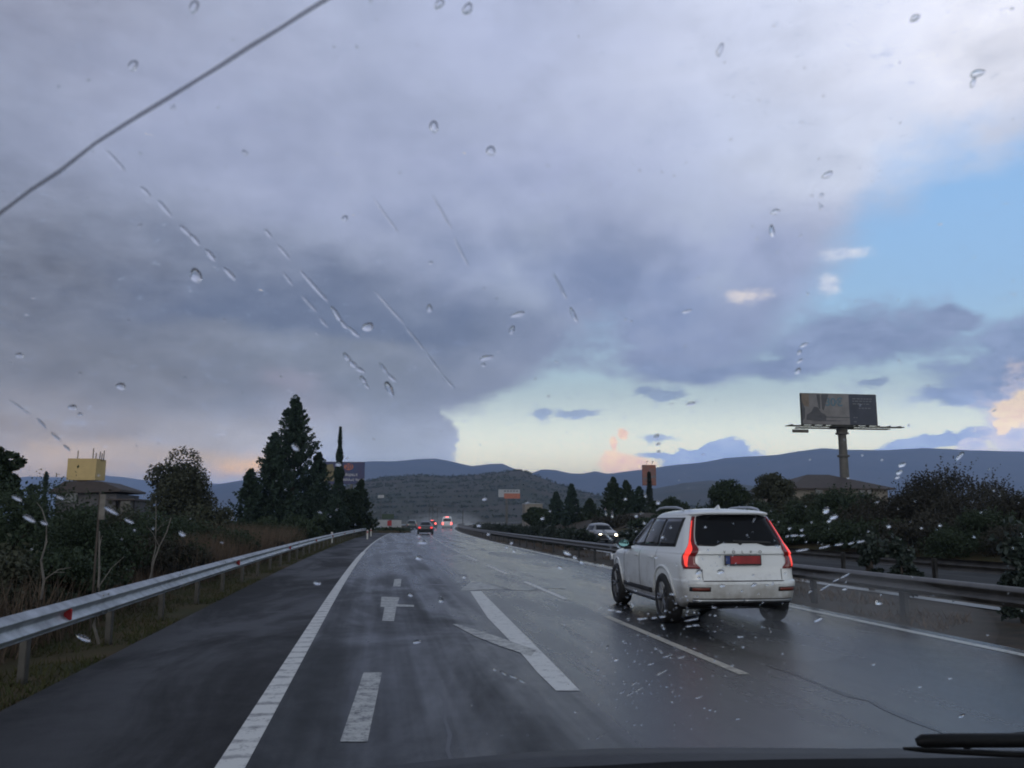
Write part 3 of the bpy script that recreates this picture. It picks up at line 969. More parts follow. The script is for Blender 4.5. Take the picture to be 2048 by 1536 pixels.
for i, (px, top, Y, w, lm, lab) in enumerate([
        (1640, 986, 56, 170, 'leaf_dark', 'dark bush below the billboard pole on the bank'),
        (1700, 984, 52, 190, 'leaf_dark', 'dark bush directly in front of the house wall'),
        (1775, 988, 47, 200, 'leaf_brown', 'brown bush right below the corner of the house'),
        (1845, 956, 44, 220, 'leaf_brown', 'high brown bush at the left of the tallest bank bush'),
        (1915, 940, 42, 260, 'leaf_brown', 'tallest brown bush on the right bank'),
        (1990, 956, 38, 270, 'leaf_brown', 'brown bush right of the tallest bank bush'),
        (2070, 966, 35, 250, 'leaf_brown', 'brown bush cut by the right edge of the photo'),
        (2190, 950, 32, 280, 'leaf_brown', 'brown bush beyond the right edge of the photo'),
        (1600, 1030, 60, 150, 'leaf_dark', 'dark bush just right of the white car roof on the bank'),
        (1730, 1030, 40, 230, 'leaf_dark', 'low dark bush at the foot of the bank below the house'),
        (1850, 1022, 36, 270, 'leaf_brown', 'low brown bush at the foot of the bank'),
        (1970, 1024, 32, 250, 'leaf_dark', 'low dark bush at the foot of the right bank'),
        (2090, 1020, 29, 270, 'leaf_brown', 'low brown bush at the right edge of the bank'),
        (1520, 1000, 70, 150, 'leaf_dark', 'dark bush behind the rear of the white car'),
        (1420, 1010, 84, 130, 'leaf_dark', 'dark bush behind the roof rails of the white car'),
        (1330, 1032, 92, 150, 'leaf_dark', 'dark bush behind the front window of the white car'),
        (1240, 1030, 100, 130, 'leaf_brown', 'low brown bush below the tall pines'),
        (1650, 1048, 46, 190, 'leaf_dark', 'low dark bush just right of the white car behind the far guardrail'),
        (1570, 1050, 50, 190, 'leaf_dark', 'low dark bush half hidden by the white car')]):
    put('bush', 'bank_bush', lab, 'bush', px, top, Y, w, lm, 90 + i, BG, 9000 if Y < 60 else 5000)

# clipped dark shrubs down the middle of the median
MG = 'dark shrubs along the median'
rs = random.Random(4)
y = 12.6
k = 0
first = None
spots = [(2046, 12.4, 1.35, 0.75), (1803, 16.3, 1.3, 0.62), (1741, 18.2, 1.28, 0.6)]
while y < 125:
    pxl = 755 + (10.6 + shift(y)) / y * FPX
    if y > 30 and not 1174 < pxl < 1236:
        spots.append((None, y, rs.uniform(0.92, 1.14), rs.uniform(0.9, 1.5)))
    y += rs.uniform(1.7, 2.8)
labs = {0: 'dark median shrub at the right edge of the photo', 1: 'dark median shrub second from the right edge', 2: 'dark median shrub just right of the white car'}
for i, (px, Y, h, w) in enumerate(spots):
    x = at(px, 1100, Y).x if px else 10.6 + shift(Y) + rs.uniform(-0.1, 0.1)
    lab = labs.get(i, 'clipped dark median shrub in the row left of the white car')
    if i in (0, 1, 2, 3) or i == 4:
        o = empty('median_shrub', (x, Y, 0), lab, 'shrub', MG)
        if i < 3:
            plant('bush', o, h, w, 200 + i, M['leaf_median'], 0.07, 2600)
        else:
            first = o
            plant('bush', o, 1.25, 1.3, 200 + i, M['leaf_median'], 0.10, 1800)
    else:
        o = copy_tree(first)
        o['label'] = lab
        o.location = (x, Y, 0)
        o.scale = (w / 1.3, w / 1.3, h / 1.25)
        o.rotation_euler = (0, 0, rs.uniform(0, 6.28))


# grass
def blades(spots, hgt, wid, seed, lean=0.5):
    rng = np.random.default_rng(seed)
    n = len(spots)
    a = rng.uniform(0, 2 * math.pi, n)
    h = hgt * rng.uniform(0.4, 1.3, n)
    d = np.stack([np.cos(a), np.sin(a), np.zeros(n)], 1)
    l = np.stack([rng.normal(size=n) * lean, rng.normal(size=n) * lean, np.ones(n)], 1)
    V = np.empty((n, 3, 3))
    V[:, 0] = spots - d * wid
    V[:, 1] = spots + d * wid
    V[:, 2] = spots + l * h[:, None]
    return V.reshape(-1, 3), np.arange(3 * n).reshape(n, 3)


rng = np.random.default_rng(5)
n = 42000
yy = 5 + 90 * rng.random(n) ** 1.9
xx = -3.05 - rng.random(n) ** 1.3 * 3.6
keep = (np.array([mnoise.noise((x * 1.1, y * 0.7, 0)) for x, y in zip(xx, yy)]) > -0.25)
xx, yy = xx[keep], yy[keep]
sp = np.stack([xx + np.array([shift(v) for v in yy]), yy, np.full(len(xx), -0.03)], 1)
V, F = blades(sp, 0.085, 0.010, 6)
V[:, 2] = np.minimum(V[:, 2], 0.5)
o = mesh_np('verge_grass', V, F, M['grass_g'])
tag(o, 'short wet green grass growing under the left guardrail', 'grass', kind='stuff')

n = 26000
pts = []
for cx, cyy, rx, ry, hh, num in [(-6.2, 11.5, 2.4, 2.6, 0.75, 7000), (-8.6, 12.5, 2.2, 2.4, 0.95, 6000), (-5.8, 27.5, 1.6, 5.5, 1.0, 6000),
                                 (-5.4, 36, 1.3, 5, 1.2, 5000), (-5.0, 46, 1.2, 5, 1.1, 3000), (-5.6, 18, 1.2, 3, 0.5, 2500)]:
    a = rng.normal(size=(num, 2)) * 0.5
    pts.append((np.stack([cx + a[:, 0] * rx, cyy + a[:, 1] * ry, np.full(num, -0.03)], 1), hh))
VV, FF, k0 = [], [], 0
for i, (p, hh) in enumerate(pts):
    p = p[p[:, 0] < -4.0]
    V, F = blades(p, hh, 0.012, 40 + i, 0.25)
    VV.append(V)
    FF.append(F + k0)
    k0 += len(V)
o = mesh_np('dry_grass', np.concatenate(VV), np.concatenate(FF), M['grass_dry'])
tag(o, 'tall dry brown grass behind the left guardrail', 'grass', kind='stuff')

n = 22000
yy = 6 + 60 * rng.random(n) ** 1.7
xx = 8.0 + rng.random(n) * 4.6
keep = (np.array([mnoise.noise((x * 0.8, y * 0.5, 5)) for x, y in zip(xx, yy)]) > 0.12)
sp = np.stack([xx[keep] + np.array([shift(v) for v in yy[keep]]), yy[keep], np.full(keep.sum(), -0.03)], 1)
V, F = blades(sp, 0.16, 0.012, 9)
tag(mesh_np('median_weeds', V, F, M['grass_dry']), 'sparse weeds on the bare soil of the median', 'weeds', kind='stuff')

# scrub scattered over the near hill
hp = []
rng = np.random.default_rng(77)
hill_o = [o for o in C.objects if o.name == 'hill'][0]
hv = np.array([v.co[:] for v in hill_o.data.vertices])
sel = hv[(hv[:, 2] > 0) & (hv[:, 1] < 1560)]
for q in sel[rng.integers(0, len(sel), 4200)]:
    s = rng.uniform(0.8, 3.4)
    hp.append(q + np.array([rng.uniform(-6, 6), rng.uniform(-12, 12), 0.6]) + rng.normal(size=(9, 3)) * s * np.array([0.5, 0.5, 0.35]))
V, F = leaves(np.concatenate(hp), 1.5, 5)
tag(mesh_np('hillside_scrub', V, F, M['leaf_hill']), 'dark scrub dotted over the low hill behind the traffic', 'scrub', kind='stuff')
# clump of trees on its summit
for i, (px, top, w) in enumerate([(1004, 949, 16), (1020, 944, 14), (1048, 940, 26), (1062, 950, 22)]):
    p = at(px, 957, 1480)
    h = (957 - top) / FPX * 1480 + 3
    o = empty('summit_tree', (p.x, 1480, p.z - 3), ['leftmost tree of the clump on the hill summit', 'second tree of the clump on the hill summit',
                                                    'tallest tree of the clump on the hill summit', 'rightmost tree of the clump on the hill summit'][i], 'tree', 'trees on the hill summit')
    plant('tree', o, h, w / FPX * 1480, 300 + i, M['leaf_dark'], 2.4, 500)

# bare pale saplings and an old post among the left bushes
def sapling(px, base, top, Y, lab, twigs, seed, r=0.022):
    b, t = at(px[0], base, Y), at(px[1], top, Y)
    b.z = min(b.z, 0.3)
    o = empty('bare_sapling', (b.x, Y, 0), lab, 'sapling', 'bare saplings behind the guardrail')
    rr = random.Random(seed)
    loc = Vector((b.x, Y, 0))
    pts = []
    for i in range(7):
        f = i / 6
        pts.append(Vector((b.x + (t.x - b.x) * f + rr.uniform(-0.03, 0.03), Y + rr.uniform(-0.03, 0.03), t.z * f)) - loc)
    MB().tube(pts, [r * (1 - 0.6 * i / 6) for i in range(7)], 6).build('trunk', M['bark_pale'], o, smooth=True)
    for i in range(twigs):
        p = pts[rr.randint(3, 6)]
        q = p + Vector((rr.uniform(-0.4, 0.4), rr.uniform(-0.2, 0.2), rr.uniform(0.1, 0.4)))
        MB().tube([p, (p + q) / 2 + Vector((0, 0, 0.05)), q], [r * 0.35, r * 0.22, 0.003], 5).build('twig', M['bark_pale'], o)


sapling((88, 92), 1160, 1046, 12.6, 'leftmost pale bare sapling with a crooked stem and twigs', 3, 1, 0.026)
sapling((199, 200), 1190, 1062, 11.9, 'pale bare sapling standing under the old wooden post', 2, 2, 0.022)
sapling((288, 340), 1104, 1035, 17.0, 'thin pale sapling leaning to the right', 1, 3, 0.02)
sapling((310, 314), 1080, 1000, 19.0, 'thin upright pale sapling between bushes', 1, 4, 0.018)
p = at(201, 983, 13.2)
o = empty('wooden_post', (p.x, 13.2, 0), 'grey weathered wooden post sticking up out of the left bushes', 'post')
MB().box((0, 0, p.z / 2), (0.03, 0.03, p.z)).build('post', M['bark'], o, bevel=0.012)
MB().box((0.05, -0.03, p.z - 0.22), (0.075, 0.03, 0.36)).build('batten', M['bark_pale'], o)


# ------------------------------------------------------------------ vehicles
def T(tab):
    z = [a for a, _ in tab]
    v = [b for _, b in tab]
    return lambda q: float(np.interp(q, z, v))


class CarShape:
    """a body described by rounded plan outlines at every height; local y = 0 at the rear, x to the right"""

    def __init__(s, yr, yf, hw, rc=0.22, fc=0.42, crown=0.045, taper=0.055, taper_f=0.06):
        s.yr, s.yf, s.hw = T(yr), T(yf), T(hw)
        s.rc, s.fc, s.crown, s.taper, s.taper_f = rc, fc, crown, taper, taper_f

    def outline(s, z):
        w, y0, y1 = s.hw(z), s.yr(z), s.yf(z)
        L = y1 - y0
        rc, fc = min(s.rc, w * 0.8, L * 0.25), min(s.fc, w * 0.8, L * 0.3)
        wr, wf = w - s.taper, w - s.taper_f
        p = []
        for i in range(20):
            x = (wr - rc) * i / 20
            p.append((x, y0 + s.crown * (x / max(wr, 1e-3)) ** 2))
        yc = y0 + s.crown * ((wr - rc) / max(wr, 1e-3)) ** 2
        for i in range(13):
            a = math.pi / 2 * i / 12
            p.append((wr - rc + rc * math.sin(a), yc + rc * (1 - math.cos(a))))
        ya, yb = yc + rc, y1 - fc - 0.06
        for i in range(1, 56):
            t = i / 56
            d0, d1 = t * (yb - ya), (1 - t) * (yb - ya)
            x = w - s.taper * max(0, 1 - d0 / 1.3) ** 2 - s.taper_f * max(0, 1 - d1 / 1.5) ** 2
            p.append((x, ya + (yb - ya) * t))
        for i in range(13):
            a = math.pi / 2 * i / 12
            p.append((wf - fc + fc * math.cos(a), yb + fc * math.sin(a)))
        for i in range(1, 13):
            t = i / 12
            p.append(((wf - fc) * (1 - t), yb + fc + 0.06 * (1 - (1 - t) ** 2)))
        return p

    def body(s, zs):
        m = MB()
        rows = []
        for z in zs:
            h = s.outline(z)
            ring = [(x, y, z) for x, y in h] + [(-x, y, z) for x, y in h[-2:0:-1]]
            rows.append(ring)
        n = len(rows[0])
        vs = [p for r in rows for p in r]
        fs = [(i * n + k, i * n + (k + 1) % n, (i + 1) * n + (k + 1) % n, (i + 1) * n + k) for i in range(len(rows) - 1) for k in range(n)]
        k0 = len(vs)
        for r, top in ((0, False), (len(rows) - 1, True)):
            c = rows[r]
            ym = (max(p[1] for p in c) + min(p[1] for p in c)) / 2
            vs.append((0, ym, zs[r] + (0.004 if top else 0)))
            for k in range(n):
                f = (r * n + k, r * n + (k + 1) % n, k0)
                fs.append(f if top else f[::-1])
            k0 += 1
        m.add(vs, fs)
        return m

    def arc(s, z):
        h = s.outline(z)
        d = [0.0]
        for a, b in zip(h, h[1:]):
            d.append(d[-1] + math.hypot(b[0] - a[0], b[1] - a[1]))
        return h, d

    def corner(s, z):
        return s.arc(z)[1][26]

    def at_s(s, z, q, off):
        h, d = s.arc(z)
        hx, hy = [p[0] for p in h], [p[1] for p in h]
        x, y = np.interp(q, d, hx), np.interp(q, d, hy)
        x2, y2 = np.interp(q + 0.01, d, hx), np.interp(q + 0.01, d, hy)
        x1, y1 = np.interp(q - 0.01, d, hx), np.interp(q - 0.01, d, hy)
        tx, ty = x2 - x1, y2 - y1
        L = math.hypot(tx, ty) or 1
        return (float(x + ty / L * off), float(y - tx / L * off), z)

    def patch_s(s, zs, lo, hi, off, side=1, n=10):
        rows = []
        for z in zs:
            a, b = lo(z), hi(z)
            rows.append([(side * p[0], p[1], p[2]) for p in (s.at_s(z, a + (b - a) * i / n, off) for i in range(n + 1))])
        return MB().grid(rows, flip=side < 0)

    def patch_rear(s, zlo, zhi, hwf, off, nz=12, nx=24):
        rows = []
        for j in range(nz + 1):
            row = []
            for i in range(nx + 1):
                c = -1 + 2 * i / nx
                z = zlo(c) + (zhi(c) - zlo(c)) * j / nz
                x = c * hwf(z)
                h = s.outline(z)[:33]
                y = float(np.interp(abs(x), [p[0] for p in h], [p[1] for p in h])) - off
                row.append((x, y, z))
            rows.append(row)
        return MB().grid(rows)

    def patch_side(s, y0, y1, zlo, zhi, off, side, ny=14, nz=8):
        rows = []
        for j in range(nz + 1):
            row = []
            for i in range(ny + 1):
                y = y0 + (y1 - y0) * i / ny
                z = zlo(y) + (zhi(y) - zlo(y)) * j / nz
                h = s.outline(z)[22:90]
                x = float(np.interp(y, [p[1] for p in h], [p[0] for p in h])) + off
                row.append((side * x, y, z))
            rows.append(row)
        return MB().grid(rows, flip=side < 0)

    def patch_front(s, z0, z1, wf, off, nz=8, nx=16):
        rows = []
        for j in range(nz + 1):
            z = z0 + (z1 - z0) * j / nz
            h = s.outline(z)[76:][::-1]
            row = []
            for i in range(nx + 1):
                x = (-1 + 2 * i / nx) * wf(z)
                y = float(np.interp(abs(x), [p[0] for p in h], [p[1] for p in h])) + off
                row.append((x, y, z + off * 0.5))
            rows.append(row)
        return MB().grid(rows, flip=True)


def lens(mb, name, material, parent, th=0.012):
    """a thin moulded shell: the patch given a little thickness and rounded edges"""
    o = mb.build(name, material, parent, smooth=True, angle=50)
    sm = o.modifiers.new('shell', 'SOLIDIFY')
    sm.thickness = th
    sm.offset = 0
    return o


def cut_arches(obj, axles, r, zc, w):
    m = MB()
    for y in axles:
        for sgn in (-1, 1):
            m.lathe([(0.001, 0), (r, 0), (r, 0.55), (0.001, 0.55)], 'X', 40)
            k = 40 * 4
            for i in range(len(m.v) - k, len(m.v)):
                x, yy, z = m.v[i]
                m.v[i] = (sgn * (w + x), yy + y, z + zc)
    c = m.build('arch_cutter', None)
    bm = bmesh.new()
    bm.from_mesh(c.data)
    bmesh.ops.remove_doubles(bm, verts=bm.verts, dist=0.0008)
    bmesh.ops.recalc_face_normals(bm, faces=bm.faces)
    bm.to_mesh(c.data)
    bm.free()
    bm = bmesh.new()
    bm.from_mesh(obj.data)
    bmesh.ops.recalc_face_normals(bm, faces=bm.faces)
    bm.to_mesh(obj.data)
    bm.free()
    md = obj.modifiers.new('arches', 'BOOLEAN')
    md.operation = 'DIFFERENCE'
    md.solver = 'EXACT'
    md.object = c
    bpy.context.view_layer.update()
    dg = bpy.context.evaluated_depsgraph_get()
    me = bpy.data.meshes.new_from_object(obj.evaluated_get(dg))
    obj.modifiers.clear()
    obj.data = me
    bpy.data.objects.remove(c)
    me.shade_smooth()
    me.set_sharp_from_angle(angle=R(32))


def paint(name, c, rough=0.32, grime=None, coat=0.6):
    m, N, b = new_mat(name)
    t = N.n.new('ShaderNodeTexCoord')
    col_ = c
    if grime:
        s = N.n.new('ShaderNodeSeparateXYZ')
        N.l.new(t.outputs['Object'], s.inputs[0])
        n1 = N.noise(t.outputs['Object'], 2.4, 6, 0.65)
        n2 = N.noise(N.vm('MULTIPLY', t.outputs['Object'], (14, 4, 10)), 1.0, 4, 0.6)
        f = N.m('ADD', N.m('MULTIPLY', N.m('ADD', n1, N.m('MULTIPLY', n2, 0.35)), 0.9), N.map(s.outputs[2], 0.2, 1.15, 0.36, -0.42))
        f = N.map(f, 0.40, 0.90, 0.0, 0.80, True)
        col_ = N.mix(f, c, grime)
        N.put(b.inputs['Roughness'], N.map(f, 0, 0.6, rough, 0.6))
    else:
        b.inputs['Roughness'].default_value = rough
    N.put(b.inputs['Base Color'], col_)
    b.inputs['Coat Weight'].default_value = coat
    b.inputs['Coat Roughness'].default_value = 0.12
    return m


M['car_white'] = paint('white car paint', (0.68, 0.70, 0.71), 0.35, (0.30, 0.28, 0.25))
M['car_dark'] = paint('dark car paint', (0.020, 0.022, 0.028), 0.3)
M['car_green'] = paint('dark green car paint', (0.020, 0.040, 0.042), 0.3)
M['car_silver'] = paint('grey car paint', (0.16, 0.17, 0.18), 0.35)
M['car_glass'] = mat('tinted car glass', (0.010, 0.011, 0.013), 0.10, var=0.1, spec=0.2)
M['black_trim'] = mat('black plastic trim', (0.018, 0.018, 0.020), 0.55, var=0.3)
M['arch_black'] = mat('dark underbody', (0.008, 0.008, 0.009), 0.8, var=0.3)
M['silver_trim'] = mat('silver trim', (0.50, 0.51, 0.53), 0.3, 0.8, var=0.15)
M['tyre'] = mat('tyre rubber', (0.012, 0.012, 0.013), 0.7, var=0.3, scale=20)
M['rim'] = mat('grey alloy rim', (0.17, 0.175, 0.185), 0.4, 0.7, var=0.3)
M['lamp_red'] = mat('dark red lamp glass', (0.13, 0.006, 0.008), 0.15, var=0.2, coat=0.5, emit=(1.0, 0.02, 0.015), es=0.02)
M['lamp_lit'] = mat('lit red lamp', (0.5, 0.02, 0.02), 0.3, emit=(1.0, 0.060, 0.040), es=0.95)
M['lamp_bright'] = mat('bright brake light', (0.5, 0.02, 0.02), 0.3, emit=(1.0, 0.10, 0.08), es=5.0)
M['lamp_dim'] = mat('tail light glow', (0.4, 0.02, 0.02), 0.3, emit=(1.0, 0.05, 0.05), es=1.2)
M['headlight'] = mat('lit headlight', (0.8, 0.8, 0.7), 0.3, emit=(1.0, 0.86, 0.62), es=14.0)
M['reflex'] = mat('bumper reflector', (0.17, 0.035, 0.022), 0.3, var=0.3)
M['plate_red'] = mat('red number plate', (0.32, 0.014, 0.018), 0.4, var=0.35, scale=9)
M['plate_blue'] = mat('blue plate band', (0.012, 0.035, 0.16), 0.4, var=0.2)
M['teal_mirror'] = mat('mirror glass', (0.32, 0.62, 0.62), 0.06, 0.9, var=0.05)
M['white_paint'] = mat('white painted sheet', (0.36, 0.37, 0.39), 0.5, var=0.2)


def make_wheel(parent, x, y, r, wd, side):
    hw = wd / 2
    t = MB().lathe([(r * 0.66, -hw * 0.9), (r * 0.80, -hw), (r * 0.93, -hw * 0.95), (r, -hw * 0.72), (r * 1.004, 0), (r, hw * 0.72),
                    (r * 0.93, hw * 0.95), (r * 0.80, hw), (r * 0.66, hw * 0.9), (r * 0.64, 0), (r * 0.66, -hw * 0.9)], 'X', 48)
    w = t.build('wheel', M['tyre'], parent, smooth=True, angle=50)
    w.location = (x, y, r)
    m = MB()
    f = side * hw
    m.lathe([(r * 0.67, f * 0.88), (r * 0.62, f * 0.82), (r * 0.60, f * 0.2), (r * 0.02, f * 0.15)], 'X', 40)
    for k in range(10):
        a = 2 * math.pi * (k // 2) / 5 + (0.16 if k % 2 else -0.16)
        p0 = (f * 0.70, r * 0.12 * math.cos(a), r * 0.12 * math.sin(a))
        p1 = (f * 0.84, r * 0.62 * math.cos(a), r * 0.62 * math.sin(a))
        m.tube([p0, p1], [r * 0.060, r * 0.050], 6)
    m.lathe([(0.001, f * 0.78), (r * 0.13, f * 0.78), (r * 0.16, f * 0.6)], 'X', 20)
    m.build('rim', M['rim'], w, smooth=True, angle=40)
    return w


SUV = CarShape(
    yr=[(0.27, 0.34), (0.32, 0.20), (0.36, 0.10), (0.42, 0.055), (0.55, 0.02), (0.63, 0.0), (0.665, 0.012), (0.685, 0.075), (0.75, 0.095), (0.90, 0.105),
        (1.045, 0.135), (1.060, 0.085), (1.10, 0.085), (1.16, 0.12), (1.20, 0.165), (1.40, 0.30), (1.62, 0.44), (1.635, 0.33), (1.655, 0.315), (1.675, 0.36), (1.70, 0.55), (1.72, 0.95), (1.735, 1.3)],
    yf=[(0.27, 4.72), (0.36, 4.88), (0.6, 4.95), (0.8, 4.94), (0.92, 4.86), (0.99, 4.62), (1.03, 4.25), (1.07, 3.85), (1.10, 3.58), (1.13, 3.48), (1.35, 3.08), (1.58, 2.68), (1.66, 2.5), (1.70, 2.2), (1.72, 1.85), (1.735, 1.6)],
    hw=[(0.27, 0.86), (0.33, 0.905), (0.42, 0.93), (0.58, 0.95), (0.75, 0.958), (0.92, 0.957), (1.0, 0.948), (1.06, 0.925), (1.10, 0.900), (1.16, 0.880), (1.35, 0.825), (1.55, 0.755), (1.62, 0.725), (1.66, 0.69), (1.70, 0.60), (1.72, 0.46), (1.735, 0.2)],
    rc=0.29, crown=0.07, taper=0.085, taper_f=0.10)


def make_suv(loc, rz):
    root = empty('white_suv', loc, 'white family SUV with lit red tail lamps and red number plate in the next lane', 'car', None, rz)
    zs = [0.27, 0.30, 0.33, 0.36, 0.39, 0.42, 0.48, 0.55, 0.60, 0.63, 0.65, 0.665, 0.675, 0.685, 0.71, 0.75, 0.80, 0.85, 0.90, 0.95, 0.99, 1.01, 1.03, 1.045, 1.052, 1.06,
          1.08, 1.10, 1.115, 1.13, 1.16, 1.20, 1.26, 1.32, 1.38, 1.44, 1.50, 1.55, 1.58, 1.60, 1.62, 1.627, 1.635, 1.645, 1.655, 1.665, 1.675, 1.685, 1.70, 1.71, 1.72, 1.728, 1.735]
    b = SUV.body(zs).build('body', M['car_white'], root)
    cut_arches(b, (1.03, 4.01), 0.435, 0.395, 0.60)
    arch = MB()
    for y in (1.03, 4.01):
        for sg in (-1, 1):
            arch.box((sg * 0.50, y, 0.55), (0.16, 0.86, 0.56))
    arch.box((0, 2.5, 0.30), (1.5, 3.6, 0.16))
    arch.box((0, 0.62, 0.34), (1.15, 0.5, 0.16))
    arch.cyl((-0.75, 1.03, 0.38), (0.75, 1.03, 0.38), 0.06)
    arch.build('underbody', M['arch_black'], root)
    for sg in (-1, 1):
        make_wheel(root, sg * 0.835, 1.03, 0.372, 0.255, sg)
        make_wheel(root, sg * 0.835, 4.01, 0.372, 0.255, sg)
        # side glass: black surround, then three panes
        front = lambda y: min(1.585, 1.585 - (y - 2.50) * 0.52) if y > 2.5 else 1.585
        low = lambda y: 1.115 + 0.035 * max(0, (2.6 - y) / 2)
        lens(SUV.patch_side(0.66, 3.30, low, lambda y: max(low(y) + 0.01, front(y)), 0.004, sg, 30), 'window_surround', M['black_trim'], root, 0.006)
        for a, c in ((0.70, 1.33), (1.40, 2.22), (2.30, 3.22)):
            lens(SUV.patch_side(a, c, lambda y: low(y) + 0.018, lambda y: max(low(y) + 0.024, front(y) - 0.02), 0.010, sg, 16), 'side_window', M['car_glass'], root, 0.006)
        lens(SUV.patch_side(1.62, 3.45, lambda y: 0.40, lambda y: 0.47, 0.012, sg), 'door_trim', M['black_trim'], root, 0.02)
        lens(SUV.patch_side(1.50, 3.55, lambda y: 0.285, lambda y: 0.335, 0.012, sg), 'sill_trim', M['silver_trim'], root, 0.02)
        for yh in (1.52, 2.42):
            x = sg * (0.955)
            h = MB().box((x + sg * 0.018, yh, 0.965), (0.022, 0.20, 0.032)).build('door_handle', M['car_white'], root, bevel=0.008)
        for ys in (1.36, 2.28, 3.34):
            lens(SUV.patch_side(ys - 0.004, ys + 0.004, lambda y: 0.36, lambda y: 1.09, 0.002, sg, 1, 14), 'door_gap', M['arch_black'], root, 0.003)
        # arch lips
        for ya in (1.03, 4.01):
            m = MB()
            rows = []
            for r_ in (0.435, 0.470):
                row = []
                for i in range(25):
                    a = math.pi * (i / 24) * 1.0
                    yy_, zz = ya + r_ * math.cos(a), 0.395 + r_ * math.sin(a)
                    h = SUV.outline(zz)[22:95]
                    x = float(np.interp(yy_, [p[1] for p in h], [p[0] for p in h])) + 0.010
                    row.append((sg * x, yy_, zz))
                rows.append(row)
            lens(m.grid(rows), 'arch_lip', M['car_white'], root, 0.02)
        # tall tail lamps that kink outwards below the window
        so = lambda z: SUV.corner(z) + float(np.interp(z, [0.83, 0.9, 1.10, 1.20, 1.30, 1.6], [0.05, 0.095, 0.100, 0.045, 0.035, 0.030]))
        si = lambda z: SUV.corner(z) + float(np.interp(z, [0.83, 0.87, 0.93, 1.07, 1.13, 1.21, 1.30, 1.6], [-0.19, -0.18, -0.115, -0.110, -0.105, -0.050, -0.035, -0.020]))
        zl = list(np.linspace(0.845, 1.60, 30))
        lp = lens(SUV.patch_s(zl, si, so, 0.010, sg, 10), 'tail_lamp', M['lamp_red'], root, 0.02)
        so2 = lambda z: so(z) - float(np.interp(z, [0.86, 0.95, 1.10, 1.2, 1.6], [0.06, 0.055, 0.012, 0.008, 0.012]))
        si2 = lambda z: so2(z) - float(np.interp(z, [0.86, 0.90, 0.95, 1.05, 1.12, 1.19, 1.25, 1.52], [0.022, 0.042, 0.052, 0.090, 0.100, 0.048, 0.024, 0.015]))
        lens(SUV.patch_s(list(np.linspace(0.875, 1.54, 26)), si2, so2, 0.023, sg, 6), 'light_strip', M['lamp_lit'], lp, 0.006)
        lens(SUV.patch_s(list(np.linspace(0.690, 0.842, 6)), lambda z: SUV.corner(z) - 0.213, lambda z: SUV.corner(z) - 0.205, 0.002, sg, 1), 'tailgate_gap', M['arch_black'], root, 0.003)
        lens(SUV.patch_s([0.668, 0.678], lambda z: 0.0, lambda z: SUV.corner(z) - 0.20, 0.002, sg), 'tailgate_gap', M['arch_black'], root, 0.003)
        # bumper reflector
        c0 = SUV.corner(0.57)
        lens(SUV.patch_s(list(np.linspace(0.540, 0.580, 3)), lambda z: c0 - 0.27, lambda z: c0 - 0.03, 0.012, sg), 'bumper_reflector', M['reflex'], root, 0.014)
        lens(SUV.patch_s(list(np.linspace(0.530, 0.590, 3)), lambda z: c0 - 0.29, lambda z: c0 + 0.02, 0.004, sg), 'reflector_recess', M['black_trim'], root, 0.010)
        # mirrors
        mm = MB()
        mm.lathe([(0.001, -0.10), (0.07, -0.095), (0.105, -0.05), (0.11, 0.02), (0.09, 0.08), (0.05, 0.11), (0.001, 0.115)], 'Z', 20)
        mm.v = [(sg * 1.045 + y * 1.15, 3.06 + z * 0.75, 1.145 + x * 0.72) for x, y, z in mm.v]
        mm.box((sg * 0.945, 3.10, 1.06), (0.13, 0.06, 0.05))
        mi = mm.build('wing_mirror', M['black_trim'], root, smooth=True, angle=50)
        gl = MB().lathe([(0.001, 0.0), (0.078, 0.0), (0.078, 0.01)], 'Z', 20)
        gl.v = [(sg * 1.045 + y * 1.15, 2.975 - z, 1.145 + x * 0.74) for x, y, z in gl.v]
        gl.build('mirror_glass', M['teal_mirror'], mi)
        # roof rails
        pts = [(sg * 0.615, 0.86, 1.690), (sg * 0.615, 0.95, 1.722), (sg * 0.62, 1.2, 1.748), (sg * 0.625, 1.7, 1.756), (sg * 0.62, 2.1, 1.745), (sg * 0.61, 2.35, 1.708)]
        MB().tube(pts, [0.012, 0.017, 0.018, 0.018, 0.017, 0.012], 8).build('roof_rail', M['silver_trim'], root, smooth=True)
    rw = lens(SUV.patch_rear(lambda c: 1.165 + 0.045 * float(np.clip((0.62 - abs(c)) / 0.22, 0, 1)) + 0.012 * c * c, lambda c: 1.628 - 0.030 * abs(c) ** 6,
                             lambda z: SUV.at_s(z, SUV.corner(z) + float(np.interp(z, [1.07, 1.13, 1.21, 1.30, 1.6], [-0.110, -0.105, -0.050, -0.035, -0.020])) - 0.012, 0)[0], 0.006, 14, 40), 'rear_window', M['car_glass'], root, 0.008)
    wp = MB().box((0.18, 0.155, 1.232), (0.58, 0.02, 0.028), Matrix.Rotation(R(2.5), 3, 'Y')).cyl((0.0, 0.14, 1.215), (0.0, 0.2, 1.222), 0.03)
    wp.build('rear_wiper', M['black_trim'], root, bevel=0.006)
    # number plate
    pl = MB().box((0, 0.072, 0.968), (0.56, 0.02, 0.150)).build('number_plate', M['black_trim'], root, bevel=0.008)
    MB().box((0.035, 0.0595, 0.974), (0.455, 0.006, 0.112)).build('plate_face', M['plate_red'], pl)
    MB().box((-0.232, 0.0595, 0.974), (0.062, 0.006, 0.112)).build('plate_band', M['plate_blue'], pl)
    text_mesh('lettering', 'V  O  L  V  O', 0.058, M['silver_dark'] if 'silver_dark' in M else M['black_trim'], root, (0, 0.077, 1.086), (R(86), 0, 0), 0.003, space=1.75)
